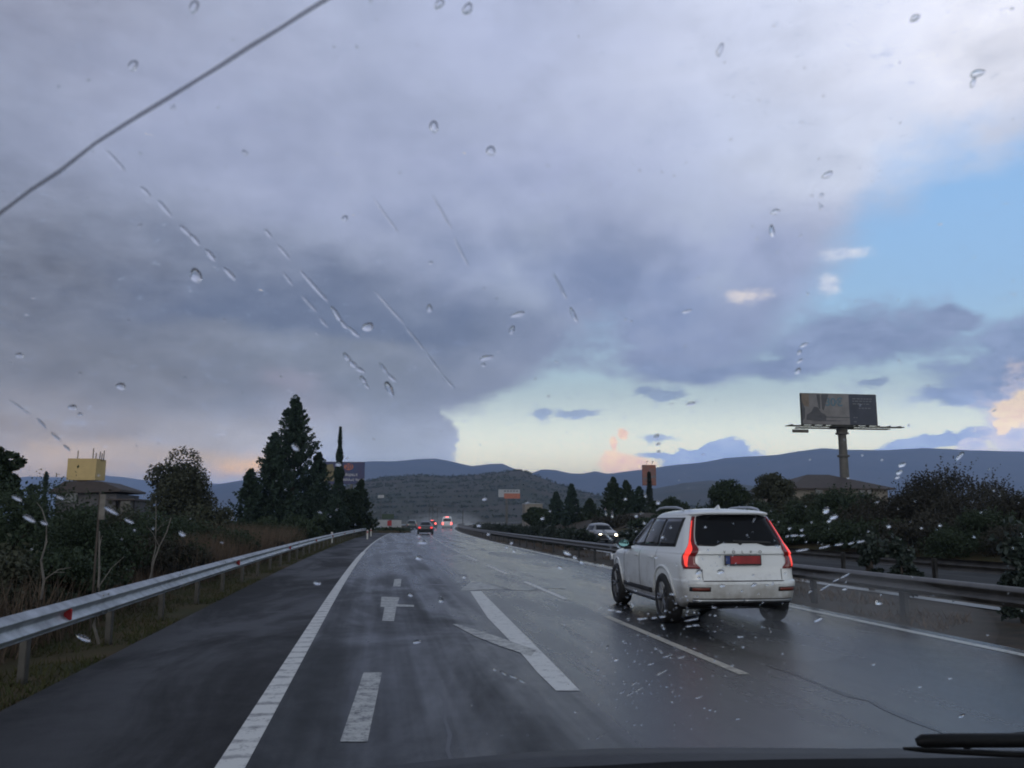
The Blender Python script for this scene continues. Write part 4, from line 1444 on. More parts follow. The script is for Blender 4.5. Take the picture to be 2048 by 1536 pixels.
    # bumper details
    lens(SUV.patch_s([0.375, 0.39, 0.405], lambda z: 0.0, lambda z: SUV.corner(z) - 0.02, 0.012, 1), 'bumper_trim', M['silver_trim'], root, 0.02)
    lens(SUV.patch_s([0.375, 0.39, 0.405], lambda z: 0.0, lambda z: SUV.corner(z) - 0.02, 0.012, -1), 'bumper_trim', M['silver_trim'], root, 0.02)
    for sg in (-1, 1):
        lens(SUV.patch_s([0.275, 0.31, 0.345, 0.366], lambda z: 0.0, lambda z: SUV.corner(z) + 0.05, 0.006, sg), 'diffuser', M['black_trim'], root, 0.01)
        lens(SUV.patch_s([0.417, 0.425], lambda z: 0.0, lambda z: SUV.corner(z) - 0.02, 0.004, sg), 'bumper_gap', M['black_trim'], root, 0.004)
    fin = MB().add([(-0.02, 0.95, 1.705), (0.02, 0.95, 1.705), (0.022, 1.18, 1.72), (-0.022, 1.18, 1.72), (0, 0.97, 1.785), (0, 1.02, 1.788), (0, 1.15, 1.735)],
                   [(0, 1, 2, 3), (0, 4, 1), (0, 3, 6, 5, 4), (1, 4, 5, 6, 2), (2, 6, 3)])
    fin.build('antenna', M['car_white'], root)
    lens(SUV.patch_front(1.14, 1.60, lambda z: float(np.interp(z, [1.14, 1.6], [0.70, 0.60])), 0.01), 'windscreen', M['car_glass'], root, 0.006)
    for sg in (-1, 1):
        MB().box((sg * 0.68, 4.80, 0.83), (0.36, 0.14, 0.13)).build('headlight', M['silver_trim'], root, bevel=0.03)
    MB().box((0, 4.93, 0.74), (0.78, 0.06, 0.26)).build('grille', M['black_trim'], root, bevel=0.02)
    return root


M['silver_dark'] = mat('dark chrome letters', (0.10, 0.105, 0.11), 0.35, 0.6, var=0.2)
make_suv((5.29, 12.05, 0.0), R(-1.9))

SEDAN = CarShape(
    yr=[(0.22, 0.2), (0.35, 0.05), (0.6, 0.0), (0.75, 0.04), (0.92, 0.10), (0.96, 0.45), (1.0, 0.62), (1.2, 1.0), (1.36, 1.35), (1.42, 1.6), (1.45, 2.0)],
    yf=[(0.22, 4.2), (0.5, 4.35), (0.7, 4.3), (0.80, 3.9), (0.90, 3.25), (1.0, 3.0), (1.2, 2.65), (1.36, 2.35), (1.42, 2.2), (1.45, 2.1)],
    hw=[(0.22, 0.80), (0.4, 0.87), (0.7, 0.89), (0.9, 0.86), (1.0, 0.80), (1.2, 0.70), (1.36, 0.60), (1.42, 0.48), (1.45, 0.2)], rc=0.25)
VAN = CarShape(
    yr=[(0.25, 0.15), (0.4, 0.02), (0.6, 0.0), (1.1, 0.03), (1.8, 0.14), (2.1, 0.22), (2.2, 0.4), (2.25, 0.9)],
    yf=[(0.25, 4.9), (0.6, 5.0), (0.9, 4.85), (1.1, 4.4), (1.3, 4.15), (1.8, 3.6), (2.1, 3.25), (2.2, 3.0), (2.25, 2.6)],
    hw=[(0.25, 0.88), (0.5, 0.96), (1.0, 0.97), (1.5, 0.92), (2.0, 0.84), (2.15, 0.74), (2.22, 0.5), (2.25, 0.2)], rc=0.14)
HATCH = CarShape(
    yr=[(0.22, 0.15), (0.4, 0.02), (0.65, 0.0), (0.95, 0.06), (1.0, 0.12), (1.3, 0.4), (1.42, 0.5), (1.5, 0.8), (1.54, 1.3)],
    yf=[(0.22, 4.0), (0.5, 4.15), (0.75, 4.1), (0.9, 3.6), (1.0, 3.1), (1.25, 2.7), (1.42, 2.4), (1.5, 2.15), (1.54, 1.8)],
    hw=[(0.22, 0.80), (0.4, 0.87), (0.7, 0.89), (0.95, 0.87), (1.02, 0.82), (1.3, 0.72), (1.42, 0.66), (1.5, 0.52), (1.54, 0.2)], rc=0.2)


def make_car(name, S, loc, rz, material, label, lamp_mat, glass, wheels, r=0.31, lamp=(0.62, 0.80), third=None, front_lit=False, side_z=None, sc=1.0):
    root = empty(name, loc, label, 'car' if 'van' not in name else 'van', None, rz, sc)
    zt = sorted(set([round(z, 3) for z in np.linspace(S.yr.__closure__[1].cell_contents[0] if False else 0.24, glass[2], 26)]))
    S.body(zt).build('body', material, root, smooth=True, angle=40)
    MB().box((0, wheels[1] * 0.55, 0.24), (1.3, wheels[1], 0.14)).build('underbody', M['arch_black'], root)
    for y in wheels:
        for sg in (-1, 1):
            make_wheel(root, sg * 0.80, y, r, 0.2, sg)
    lens(S.patch_rear(lambda c: glass[0], lambda c: glass[1], lambda z: S.hw(z) - 0.20, 0.012, 6, 12), 'rear_window', M['car_glass'], root, 0.006)
    lens(S.patch_front(glass[0] + 0.03, glass[1], lambda z: S.hw(z) - 0.18, 0.012), 'windscreen', M['car_glass'], root, 0.006)
    for sg in (-1, 1):
        lens(S.patch_s(list(np.linspace(lamp[0], lamp[1], 5)), lambda z: S.corner(z) - 0.24, lambda z: S.corner(z) + 0.02, 0.012, sg), 'tail_lamp', lamp_mat, root, 0.02)
        if side_z:
            lens(S.patch_side(side_z[0], side_z[1], lambda y: glass[0] + 0.02, lambda y: glass[1] - 0.02, 0.012, sg), 'side_window', M['car_glass'], root, 0.006)
        fz = 0.62
        yf = S.yf(fz)
        MB().lathe([(0.001, 0.05), (0.08, 0.04), (0.095, 0), (0.09, -0.12), (0.001, -0.12)], 'X', 16)
        hl = MB().lathe([(0.001, 0.06), (0.08, 0.045), (0.10, 0), (0.095, -0.14), (0.001, -0.14)], 'Z', 16)
        hl.v = [(sg * (S.hw(fz) - 0.27) + x * 1.2, yf - 0.10 + z, fz + y * 0.8) for x, y, z in hl.v]
        hl.build('headlight', M['headlight'] if front_lit else M['silver_trim'], root, smooth=True, angle=50)
    if third:
        MB().box((0, S.yr(third) - 0.02 + 0.03, third), (0.5, 0.06, 0.10)).build('brake_light', lamp_mat, root)
    return root


def road_spot(px, py, Y):
    return (at(px, py, Y).x, Y, 0.0)


x, y, _ = road_spot(851, 1060, 97)
make_car('dark_car', SEDAN, (x, y, 0), R(-2.6), M['car_dark'], 'dark saloon car with dim red tail lights ahead on the wet road', M['lamp_dim'], (0.98, 1.34, 1.45), (0.8, 3.4), side_z=(1.3, 2.6))
x, y, _ = road_spot(894, 1050, 158)
make_car('white_van', VAN, (x, y, 0), R(-5), M['car_white'], 'white van with three bright red brake lights far ahead', M['lamp_bright'], (1.3, 1.8, 2.25), (0.95, 3.9), 0.34, (0.72, 1.12), 2.08)
x, y, _ = road_spot(823, 1052, 150)
make_car('dark_green_car', HATCH, (x, y, 0), R(-5), M['car_green'], 'dark green hatchback far ahead left of the saloon', M['lamp_red'], (1.02, 1.38, 1.54), (0.7, 3.2), side_z=(0.8, 2.4))
x, y, _ = road_spot(864, 1048, 165)
make_car('dark_car', HATCH, (x, y, 0), R(-5), M['car_dark'], 'far dark car with bright brake lights between the saloon and the white van', M['lamp_bright'], (1.02, 1.38, 1.54), (0.7, 3.2), lamp=(0.75, 1.05), third=1.46)
p = at(1208, 1070, 58)
make_car('grey_car', HATCH, (15.7, 62.0, -0.03), R(181), M['car_silver'], 'oncoming grey car with lit headlights behind the median shrubs', M['lamp_red'], (0.98, 1.36, 1.54), (0.7, 3.2), front_lit=True, side_z=(0.8, 2.4), sc=0.9)


# ------------------------------------------------------------------ billboards and signs
M['ad_grey'] = mat('pale greyish print', (0.20, 0.19, 0.19), 0.6, var=0.3, scale=0.8)
M['ad_navy'] = mat('dark navy print', (0.0448, 0.0512, 0.0736), 0.6, var=0.3, scale=0.8)
M['ad_dark'] = mat('dark print shapes', (0.0720, 0.0720, 0.0800), 0.6, var=0.3, scale=2)
M['ad_teal'] = mat('teal print', (0.0880, 0.1600, 0.2080), 0.6, var=0.2, scale=2)
M['ad_text'] = mat('faint grey print', (0.1360, 0.1440, 0.1600), 0.6, var=0.2, scale=2)
M['ad_brown'] = mat('brownish print', (0.1760, 0.1360, 0.1040), 0.6, var=0.3, scale=1.5)
M['ad_white'] = mat('white print', (0.42, 0.42, 0.44), 0.6, var=0.2, scale=2)
M['ad_blue'] = mat('deep blue print', (0.028, 0.048, 0.125), 0.6, c2=(0.045, 0.036, 0.09), scale=0.4)
M['ad_orange'] = mat('orange print', (0.4160, 0.1360, 0.0800), 0.6, var=0.3, scale=1)
M['ad_olive'] = mat('olive print', (0.1760, 0.1440, 0.0720), 0.6, var=0.4, scale=1)
M['sign_orange'] = mat('orange sign', (0.24, 0.085, 0.06), 0.6, c2=(0.17, 0.10, 0.09), scale=0.8)
M['pole'] = mat('weathered steel pole', (0.115, 0.108, 0.095), 0.6, 0.2, var=0.35, scale=1.5)
M['deck_steel'] = mat('dark catwalk steel', (0.045, 0.045, 0.035), 0.6, 0.3, var=0.3)


def flat(name, pts, material, parent, y):
    m = MB()
    n = len(pts)
    m.add([(x, y, z) for x, z in pts] + [(x, y + 0.02, z) for x, z in pts], [tuple(range(n)), tuple(range(n, 2 * n))[::-1]] + [(i, i + n, (i + 1) % n + n, (i + 1) % n) for i in range(n)])
    return m.build(name, material, parent)


BY = 100.0
pb = at(1683, 850, BY)
root = empty('billboard', (pb.x, BY, 0), 'large single-pole billboard with catwalk above the house on the right', 'billboard')
k = BY / FPX
bz = at(1600, 849, BY).z
tz = at(1600, 786, BY).z
W2 = 88 * k
ph = pb.z
rotb = 0.0
pan = empty_panel = MB().box((-0.25, 0, (bz + tz) / 2), (W2 * 2, 0.35, tz - bz)).build('panel', M['deck_steel'], root, bevel=0.04)
yf_ = -0.20
H = tz - bz
X0 = -0.25 - W2 + 0.06
WW = 2 * W2 - 0.12
fx = lambda u: X0 + WW * u
fz_ = lambda v: bz + 0.06 + (H - 0.12) * v
flat('poster', [(fx(0), fz_(0)), (fx(0.63), fz_(0)), (fx(0.63), fz_(1)), (fx(0), fz_(1))], M['ad_grey'], pan, yf_)
flat('poster', [(fx(0.63), fz_(0)), (fx(1), fz_(0)), (fx(1), fz_(1)), (fx(0.63), fz_(1))], M['ad_navy'], pan, yf_ - 0.004)
flat('poster_drape', [(fx(0.20), fz_(0.98)), (fx(0.245), fz_(0.98)), (fx(0.245), fz_(0.5)), (fx(0.225), fz_(0.5))], M['ad_dark'], pan, yf_ - 0.03)
flat('poster_drape', [(fx(0.265), fz_(0.98)), (fx(0.36), fz_(0.98)), (fx(0.31), fz_(0.62)), (fx(0.285), fz_(0.45)), (fx(0.265), fz_(0.52))], M['ad_dark'], pan, yf_ - 0.03)
flat('poster_drape', [(fx(0.0), fz_(0.98)), (fx(0.10), fz_(0.98)), (fx(0.095), fz_(0.55)), (fx(0.0), fz_(0.62))], M['ad_brown'], pan, yf_ - 0.03)
flat('poster_drape', [(fx(0.0), fz_(0.75)), (fx(0.04), fz_(0.5)), (fx(0.03), fz_(0.18)), (fx(0.0), fz_(0.1))], M['ad_dark'], pan, yf_ - 0.034)
flat('poster_car', [(fx(0.05), fz_(0.14)), (fx(0.12), fz_(0.12)), (fx(0.31), fz_(0.11)), (fx(0.32), fz_(0.26)), (fx(0.29), fz_(0.34)), (fx(0.25), fz_(0.38)), (fx(0.21), fz_(0.55)), (fx(0.16), fz_(0.57)), (fx(0.12), fz_(0.40)), (fx(0.06), fz_(0.30))],
     M['ad_dark'], pan, yf_ - 0.04)
flat('poster_shadow', [(fx(0.32), fz_(0.22)), (fx(0.63), fz_(0.22)), (fx(0.63), fz_(0.245)), (fx(0.32), fz_(0.25))], M['ad_dark'], pan, yf_ - 0.03)
flat('poster_shadow', [(fx(0.10), fz_(0.09)), (fx(0.40), fz_(0.10)), (fx(0.60), fz_(0.13)), (fx(0.30), fz_(0.13))], M['ad_dark'], pan, yf_ - 0.034)
text_mesh('lettering', '30€', 1.45, M['ad_teal'], pan, (fx(0.43), yf_ - 0.01, fz_(0.72)), (R(90), 0, 0), 0.01, bold=0.03)
M_ = MB()
for j, (v, a, b) in enumerate([(0.86, 0.68, 0.93), (0.78, 0.68, 0.92), (0.69, 0.68, 0.90), (0.55, 0.76, 0.90), (0.24, 0.68, 0.74), (0.10, 0.68, 0.72)]):
    u = a
    rr = random.Random(j)
    while u < b:
        w_ = rr.uniform(0.015, 0.05)
        M_.box(((fx(u) + fx(u + w_)) / 2, yf_ - 0.012, fz_(v)), (WW * w_, 0.012, 0.13))
        u += w_ + 0.012
M_.build('poster_text', M['ad_text'], pan)
# pole with flanges
pm = MB().lathe([(0.62, 0), (0.56, ph * 0.45), (0.50, bz - 2.4), (0.50, bz - 1.1), (0.68, bz - 0.8), (0.68, bz - 0.1)], 'Z', 24)
for zz, rr_ in ((at(1683, 912, BY).z, 0.74), (bz - 1.05, 0.80)):
    pm.lathe([(0.5, zz - 0.16), (rr_, zz - 0.10), (rr_, zz + 0.10), (0.5, zz + 0.16)], 'Z', 24)
pm.build('pole', M['pole'], root, smooth=True, angle=40)
cw = MB()
xa, xb = at(1570, 855, BY).x - pb.x, at(1796, 856, BY).x - pb.x
cw.box(((xa + xb) / 2, -0.95, bz - 0.28), (xb - xa, 0.9, 0.10))
cw.box(((xa + xb) / 2 + 0.5, 0.75, bz - 0.34), ((xb - xa) * 0.82, 0.9, 0.10))
for t in np.linspace(xa + 0.4, xb - 0.4, 11):
    cw.box((t, -0.3, bz - 0.16), (0.10, 1.9, 0.12))
cw.box((0, 0, bz - 0.22), (3.0, 0.6, 0.34))
cw.build('catwalk', M['deck_steel'], root)
hs = MB().box((xa + 1.55, -0.9, bz - 0.92), (2.1, 0.14, 0.40))
hs.cyl((xa + 1.0, -0.9, bz - 0.7), (xa + 1.0, -0.9, bz - 0.3), 0.03).cyl((xa + 2.1, -0.9, bz - 0.7), (xa + 2.1, -0.9, bz - 0.3), 0.03)
hs.build('hanging_nameboard', M['pole'], root)

# blue billboard behind the cypress
BY = 170.0
p0, p1 = at(643, 968, BY), at(730, 924, BY)
cx = (p0.x + p1.x) / 2
root = empty('billboard', (cx, BY, 0), 'dark blue billboard with an orange 20 badge behind the cypress', 'billboard')
w, zb, zt_ = p1.x - p0.x, p0.z, p1.z
pan = MB().box((0, 0, (zb + zt_) / 2), (w, 0.3, zt_ - zb)).build('panel', M['ad_blue'], root, bevel=0.03)
hh = zt_ - zb
flat('poster', [(-w / 2 + 0.3, zb + hh * 0.12), (-w / 2 + 2.3, zb + hh * 0.12), (-w / 2 + 2.6, zb + hh * 0.5), (-w / 2 + 2.0, zb + hh * 0.9), (-w / 2 + 0.6, zb + hh * 0.85)], M['ad_olive'], pan, -0.19)
flat('poster_badge', [(cx_ * 0.95 + w * 0.12, zb + hh * 0.78 + cz_ * 0.72) for cx_, cz_ in [(math.cos(a) * 0.95, math.sin(a) * 0.9) for a in np.linspace(0, 2 * math.pi, 18)[:-1]]], M['ad_orange'], pan, -0.19)
text_mesh('lettering', '20', 1.3, M['ad_blue'], pan, (w * 0.12, -0.20, zb + hh * 0.78), (R(90), 0, 0), 0.01, bold=0.02)
text_mesh('lettering', 'Μαρκετ', 0.72, M['ad_white'], pan, (w * 0.17, -0.17, zb + hh * 0.42), (R(90), 0, 0), 0.01, bold=0.02)
text_mesh('lettering', 'πολλες τιμες!', 0.66, M['ad_white'], pan, (w * 0.235, -0.17, zb + hh * 0.20), (R(90), 0, 0), 0.01, bold=0.02)
MB().cyl((w * 0.2, 0, 0), (w * 0.2, 0, zb), 0.3).cyl((-w * 0.25, 0, 0), (-w * 0.25, 0, zb), 0.3).build('pole', M['pole'], root)

# far two-tone billboard below the hill
BY = 330.0
p0, p1 = at(997, 997, BY), at(1040, 979, BY)
root = empty('billboard', ((p0.x + p1.x) / 2, BY, 0), 'small far billboard, white above and orange below, under the hill', 'billboard')
w, zb, zt_ = p1.x - p0.x, p0.z, p1.z
pan = MB().box((0, 0.1, zb * 0.42 + zt_ * 0.58), (w, 0.2, (zt_ - zb) * 0.84)).build('panel', M['white_paint'], root)
MB().box((w * 0.13, -0.03, zb * 0.72 + zt_ * 0.28), (w * 0.74, 0.16, (zt_ - zb) * 0.56)).build('poster', M['ad_orange'], pan)
m = MB()
for i in range(5):
    m.box((-w * 0.2 + i * w * 0.14, -0.015, zb * 0.18 + zt_ * 0.82), (w * 0.09, 0.05, (zt_ - zb) * 0.16))
m.build('poster_text', M['ad_text'], pan)
MB().cyl((-w * 0.12, 0.1, -1), (-w * 0.12, 0.1, zb), 0.45).build('pole', M['pole'], root)

# tall orange sign
BY = 122.0
p0, p1 = at(1285, 971, BY), at(1311, 930, BY)
root = empty('tall_sign', ((p0.x + p1.x) / 2, BY, 0), 'tall narrow orange advertising sign on a post behind the dark slim tree', 'sign')
w, zb, zt_ = p1.x - p0.x, p0.z, p1.z
pan = MB().box((0, 0, (zb + zt_) / 2), (w, 0.3, zt_ - zb)).build('panel', M['sign_orange'], root, bevel=0.03)
flat('poster', [(-w * 0.45, zb + 0.9), (w * 0.45, zb + 1.2), (w * 0.45, zb + 1.5), (-w * 0.45, zb + 1.05)], M['ad_text'], pan, -0.18)
m = MB()
for i in range(5):
    m.box((w * 0.02 + i * w * 0.08, -0.155, zt_ - 1.0), (w * 0.03, 0.02, 1.1))
m.build('poster_text', M['ad_text'], pan)
MB().box((0, 0, zb / 2), (0.62, 0.4, zb)).build('post', M['ad_brown'], root)
for dx_ in (-0.4, 0.4):
    MB().cyl((dx_, -0.1, zt_), (dx_ * 1.1, -0.5, zt_ + 0.4), 0.02).box((dx_ * 1.1, -0.5, zt_ + 0.45), (0.22, 0.18, 0.10)).build('lamp', M['black_trim'], root)

# ------------------------------------------------------------------ buildings
M['roof_brown'] = mat('brown roof tiles', (0.060, 0.046, 0.042), 0.7, var=0.35, scale=2)
M['wall_cream'] = mat('cream plaster', (0.22, 0.195, 0.165), 0.8, var=0.2, scale=0.6)
M['wall_grey'] = mat('grey concrete', (0.105, 0.10, 0.105), 0.85, var=0.45, scale=0.5)
M['yellow_board'] = mat('ochre yellow boards', (0.50, 0.36, 0.15), 0.6, c2=(0.43, 0.31, 0.13), scale=1.2)
M['window_dark'] = mat('dark window', (0.012, 0.014, 0.018), 0.15, var=0.2)


def house(name, px0, px1, eave, topy, Y, label, wall, roof, wins=(), depth=9.0, overhang=0.7):
    a, b = at(px0, eave, Y), at(px1, eave, Y)
    x0, x1, ze, zr = a.x, b.x, a.z, at((px0 + px1) / 2, topy, Y).z
    root = empty(name, ((x0 + x1) / 2, Y, 0), label, 'house')
    w = x1 - x0
    o = overhang
    MB().box((0, depth / 2, ze / 2 - 0.5), (w - 2 * o, depth, ze + 1.0 - 0.02)).build('wall', M[wall], root)
    hr = (w * 0.30)
    MB().add([(-w / 2, -o, ze), (w / 2, -o, ze), (w / 2, depth + o, ze), (-w / 2, depth + o, ze), (-hr * 0.35, depth / 2, zr), (hr * 0.35, depth / 2, zr),
              (-w / 2, -o, ze - 0.14), (w / 2, -o, ze - 0.14), (w / 2, depth + o, ze - 0.14), (-w / 2, depth + o, ze - 0.14)],
             [(0, 1, 5, 4), (1, 2, 5), (2, 3, 4, 5), (3, 0, 4), (6, 9, 8, 7), (0, 6, 7, 1), (1, 7, 8, 2), (2, 8, 9, 3), (3, 9, 6, 0)]).build('roof', M[roof], root)
    for wx, wz, ww, wh in wins:
        f = MB().box((wx * w, -0.03, wz), (ww, 0.10, wh)).build('window', M['wall_cream'], root)
        MB().box((wx * w, -0.085, wz), (ww - 0.16, 0.02, wh - 0.16)).build('pane', M['window_dark'], f)
    return root, x0, x1, ze, zr


hz = at(1700, 985, 95).z
house('tiled_house', 1572, 1786, 976, 945, 95, 'cream house with a low brown hipped roof behind the billboard pole', 'wall_cream', 'roof_brown',
      [(0.20, hz - 0.4, 0.9, 1.6), (0.27, hz - 0.4, 0.7, 1.6), (-0.2, hz - 0.4, 1.0, 1.6)], 10)

BY = 88.0
p = at(170, 962, BY)
root = empty('concrete_building', (p.x, BY, 0), 'grey unfinished concrete building under the ochre yellow rooftop box', 'building')
z0 = p.z
xs = lambda px: at(px - 5, 962, BY).x - p.x
MB().box(((xs(120) + xs(240)) / 2, 4, z0 / 2 - 0.9), (xs(240) - xs(120), 8, z0 - 0.6)).build('wall', M['wall_grey'], root)
MB().box(((xs(225) + xs(275)) / 2, 4, z0 / 2 - 0.9), (xs(275) - xs(225), 7, z0 - 1.6)).build('annex', M['wall_grey'], root)
za = z0 - 1.05
MB().add([(xs(108), -0.6, za), (xs(252), -0.6, za + 0.25), (xs(252), 8.4, za + 0.25), (xs(108), 8.4, za), (xs(132), 0.3, z0), (xs(205), 0.3, z0), (xs(222), 2.5, z0 - 0.25), (xs(205), 6.5, z0), (xs(132), 6.5, z0),
          (xs(108), -0.6, za - 0.2), (xs(252), -0.6, za + 0.05), (xs(252), 8.4, za + 0.05), (xs(108), 8.4, za - 0.2)],
         [(0, 1, 5, 4), (1, 6, 5), (1, 2, 6), (2, 7, 6), (2, 3, 8, 7), (3, 0, 4, 8), (4, 5, 6, 7, 8), (0, 9, 10, 1), (1, 10, 11, 2), (2, 11, 12, 3), (3, 12, 9, 0), (9, 12, 11, 10)]).build('roof', M['roof_brown'], root)
MB().box(((xs(222) + xs(280)) / 2, 3.6, z0 - 1.75), (xs(280) - xs(222), 8.4, 0.16)).build('canopy', M['roof_brown'], root)
MB().box((xs(150), -0.06, z0 - 1.5), (1.2, 0.1, 1.2)).build('window', M['window_dark'], root)
MB().box((xs(262), -0.0, z0 - 2.6), (0.9, 1.1, 1.4)).build('door', M['pole'], root)
q0, q1 = at(133, 962, BY), at(204, 917, BY)
zt_ = q1.z
box = empty('rooftop_box', (p.x, BY, z0 + 0.1), 'ochre yellow box with bare steel rods on the roof of the concrete building', 'rooftop box')
m = MB()
xw0, xw1 = xs(134), xs(204)
m.add([(xw0, 0.4, 0), (xs(193), 0.2, 0), (xw1, 1.6, 0), (xw0 + 0.4, 3, 0), (xw0 + 0.02, 0.4, zt_ - z0 - 0.1), (xs(194), 0.2, zt_ - z0 - 0.1), (xw1, 1.6, zt_ - z0 - 0.16), (xw0 + 0.4, 3, zt_ - z0 - 0.1)],
      [(0, 1, 5, 4), (1, 2, 6, 5), (2, 3, 7, 6), (3, 0, 4, 7), (4, 5, 6, 7), (0, 3, 2, 1)])
m.build('boarding', M['yellow_board'], box)
for px, top in [(150, 900), (181, 895), (187, 905), (195, 902), (199, 905), (203, 900)]:
    MB().cyl((xs(px), 0.9, zt_ - z0 - 0.3), (xs(px) + 0.02, 0.9, at(px, top, BY).z - z0 - 0.1), 0.045, n=6).build('rod', M['deck_steel'], box)

# pale wall beyond the opposite carriageway
BY = 210.0
p0, p1 = at(1050, 1024, BY), at(1085, 1008, BY)
o = empty('pale_building', ((p0.x + p1.x) / 2, BY, 0), 'long pale flat-roofed building behind the round dark tree', 'building')
MB().box((0, 2, p1.z / 2), (p1.x - p0.x, 4, p1.z)).build('wall', M['wall_cream'], o)
MB().box((0, 2, p1.z + 0.08), (p1.x - p0.x + 0.3, 4.3, 0.16)).build('roof', M['concrete'], o)

# tiny houses on the slopes
spots = [(1128, 992, 2300, 13, 9), (1183, 989, 2200, 16, 12), (1168, 1000, 2000, 9, 6), (918, 957, 1480, 14, 6), (1372, 969, 2650, 12, 5), (1382, 966, 2650, 9, 4), (1398, 972, 2550, 10, 4),
         (1420, 982, 2400, 12, 5), (1362, 985, 2350, 10, 5), (1440, 990, 2300, 12, 5), (1408, 997, 2200, 14, 5), (1350, 1000, 2100, 12, 5)]
hl = ['white house highest on the slope left of the pines', 'white tower block seen between the pines', 'small white house low between the pines', 'pale house on the crest of the low hill',
      'far white house top left on the right slope', 'far white house top middle on the right slope', 'far house at the right of the slope top', 'far house mid slope at the right',
      'far house mid slope at the left', 'far house low at the right', 'far white house low in the middle', 'far house low at the left of the slope']
for (px, py, Y, w, h), lab in zip(spots, hl):
    p = at(px, py, Y)
    w, h = w * Y / FPX * 0.55, h * Y / FPX * 0.7
    o = empty('far_house', (p.x, Y, p.z - h), lab, 'house', 'far houses on the slopes')
    MB().box((0, w / 2, h / 2 - 3), (w, w, h + 6)).build('wall', M['white_paint'], o)
    MB().add([(-w * 0.55, -w * 0.05, h + 0.05), (w * 0.55, -w * 0.05, h + 0.05), (w * 0.55, w * 1.05, h + 0.05), (-w * 0.55, w * 1.05, h + 0.05), (0, w / 2, h * 1.3)],
             [(0, 1, 4), (1, 2, 4), (2, 3, 4), (3, 0, 4), (3, 2, 1, 0)]).build('roof', M['ad_orange'], o)

# roadside boards where the slip road leaves
BY = 128.0
for a, b, lab in [(756, 778, 'left white roadside board before the low island'), (783, 803, 'right white roadside board before the low island')]:
    p0, p1 = at(a, 1060, BY), at(b, 1040, BY)
    o = empty('roadside_board', ((p0.x + p1.x) / 2, BY, 0), lab, 'board', 'white roadside boards')
    MB().box((0, 0, (p1.z + 0.35) / 2), (p1.x - p0.x, 0.12, p1.z - 0.35)).build('panel', M['white_paint'], o, bevel=0.02)
    for t in (-0.4, 0.4):
        MB().cyl((t * (p1.x - p0.x), 0.1, 0), (t * (p1.x - p0.x), 0.1, p1.z), 0.05).build('post', M['galv_dull'], o)
p0 = at(779, 1045, 126)
o = empty('road_sign', (p0.x, 126, 0), 'small red sign on a post between the white roadside boards', 'road sign')
MB().cyl((0, 0, 0), (0, 0, p0.z + 0.3), 0.05).build('post', M['galv_dull'], o)
MB().box((0, -0.08, p0.z - 0.1), (0.62, 0.05, 0.75)).build('sign_face', M['plate_red'], o, bevel=0.015)
p0 = at(776, 1033, 134)
o = empty('direction_sign', (p0.x, 134, 0), 'dark green direction sign above the white roadside boards', 'road sign')
MB().box((0, 0, p0.z), (1.8, 0.08, 0.78)).build('sign_face', mat('dark green sign', (0.025, 0.05, 0.03), 0.5, var=0.2), o, bevel=0.03)
for t in (-0.6, 0.6):
    MB().cyl((t, 0.06, 0), (t, 0.06, p0.z), 0.05).build('post', M['galv_dull'], o)
p0 = at(762, 993, 220)
o = empty('direction_sign', (p0.x, 220, 0), 'small white sign on a tall thin pole left of the hill', 'road sign')
MB().box((0, 0, p0.z), (1.55, 0.1, 0.75)).build('sign_face', M['white_paint'], o)
MB().cyl((0, 0.06, 0), (0, 0.06, p0.z), 0.06).build('post', M['galv_dull'], o)
for i, (px, top, Y, lab) in enumerate([(859, 1016, 240, 'leftmost tall grey lamp post over the far traffic'), (866, 1014, 236, 'middle tall grey lamp post over the far traffic'), (875, 1016, 230, 'right tall grey lamp post left of the white van'),
                                       (926, 1018, 200, 'lamp post right of the white van')]):
    p = at(px, top, Y)
    o = empty('lamp_post', (p.x, Y, 0), lab, 'lamp post', 'far lamp posts')
    MB().tube([(0, 0, 0), (0, 0, p.z - 0.2), (0.1, 0, p.z)], [0.14, 0.10, 0.08], 6).build('pole', M['galv_dull'], o)
    MB().box((0.5, 0, p.z), (1.0, 0.25, 0.12)).build('lamp', M['galv_dull'], o)
o = empty('traffic_island', road_spot(785, 1060, 112), 'low grassy traffic island at the slip road', 'traffic island')
m = MB().lathe([(2.4, 0.0), (2.3, 0.12), (1.6, 0.3), (0.001, 0.4)], 'Z', 20)
m.v = [(x, y * 2.2, z) for x, y, z in m.v]
m.build('mound', M['verge'], o)
V, F = leaves(np.stack([rng.normal(size=700) * 0.9, rng.normal(size=700) * 1.8, 0.2 + 0.3 * rng.random(700)], 1), 0.3, 3)
mesh_np('low_plants', V, F, M['leaf_dark'], o)

# small earth bank beyond the opposite carriageway
m = MB()
rows = []
for t in np.linspace(0, 1, 16):
    Y = 95 + t * 150
    row = []
    for j in range(9):
        a = j / 8
        hgt = math.sin(math.pi * a) ** 1.2 * (2.6 + 0.8 * math.sin(Y * 0.08)) * math.sin(math.pi * min(1, 0.15 + 0.85 * t)) ** 0.5
        row.append((23.5 + shift(Y) + a * 15, Y, -0.06 + hgt + 0.25 * mnoise.noise((a * 5, Y * 0.1, 2))))
    rows.append(row)
tag(m.grid(rows).build('bank', M['median'], smooth=True, angle=180), 'bare brown earth bank beyond the opposite carriageway', 'bank', kind='structure')
m = MB()
rows = []
for Y in np.linspace(-5, 95, 34):
    row = []
    for j in range(9):
        a = j / 8
        hgt = (1 - (1 - a) ** 2) * 1.5
        row.append((22.4 + shift(Y) + a * 12, Y, -0.05 + hgt + 0.2 * mnoise.noise((a * 5, Y * 0.15, 7))))
    rows.append(row)
tag(m.grid(rows).build('bank', M['verge'], smooth=True, angle=180), 'low weedy bank carrying the bushes on the right', 'bank', kind='structure')


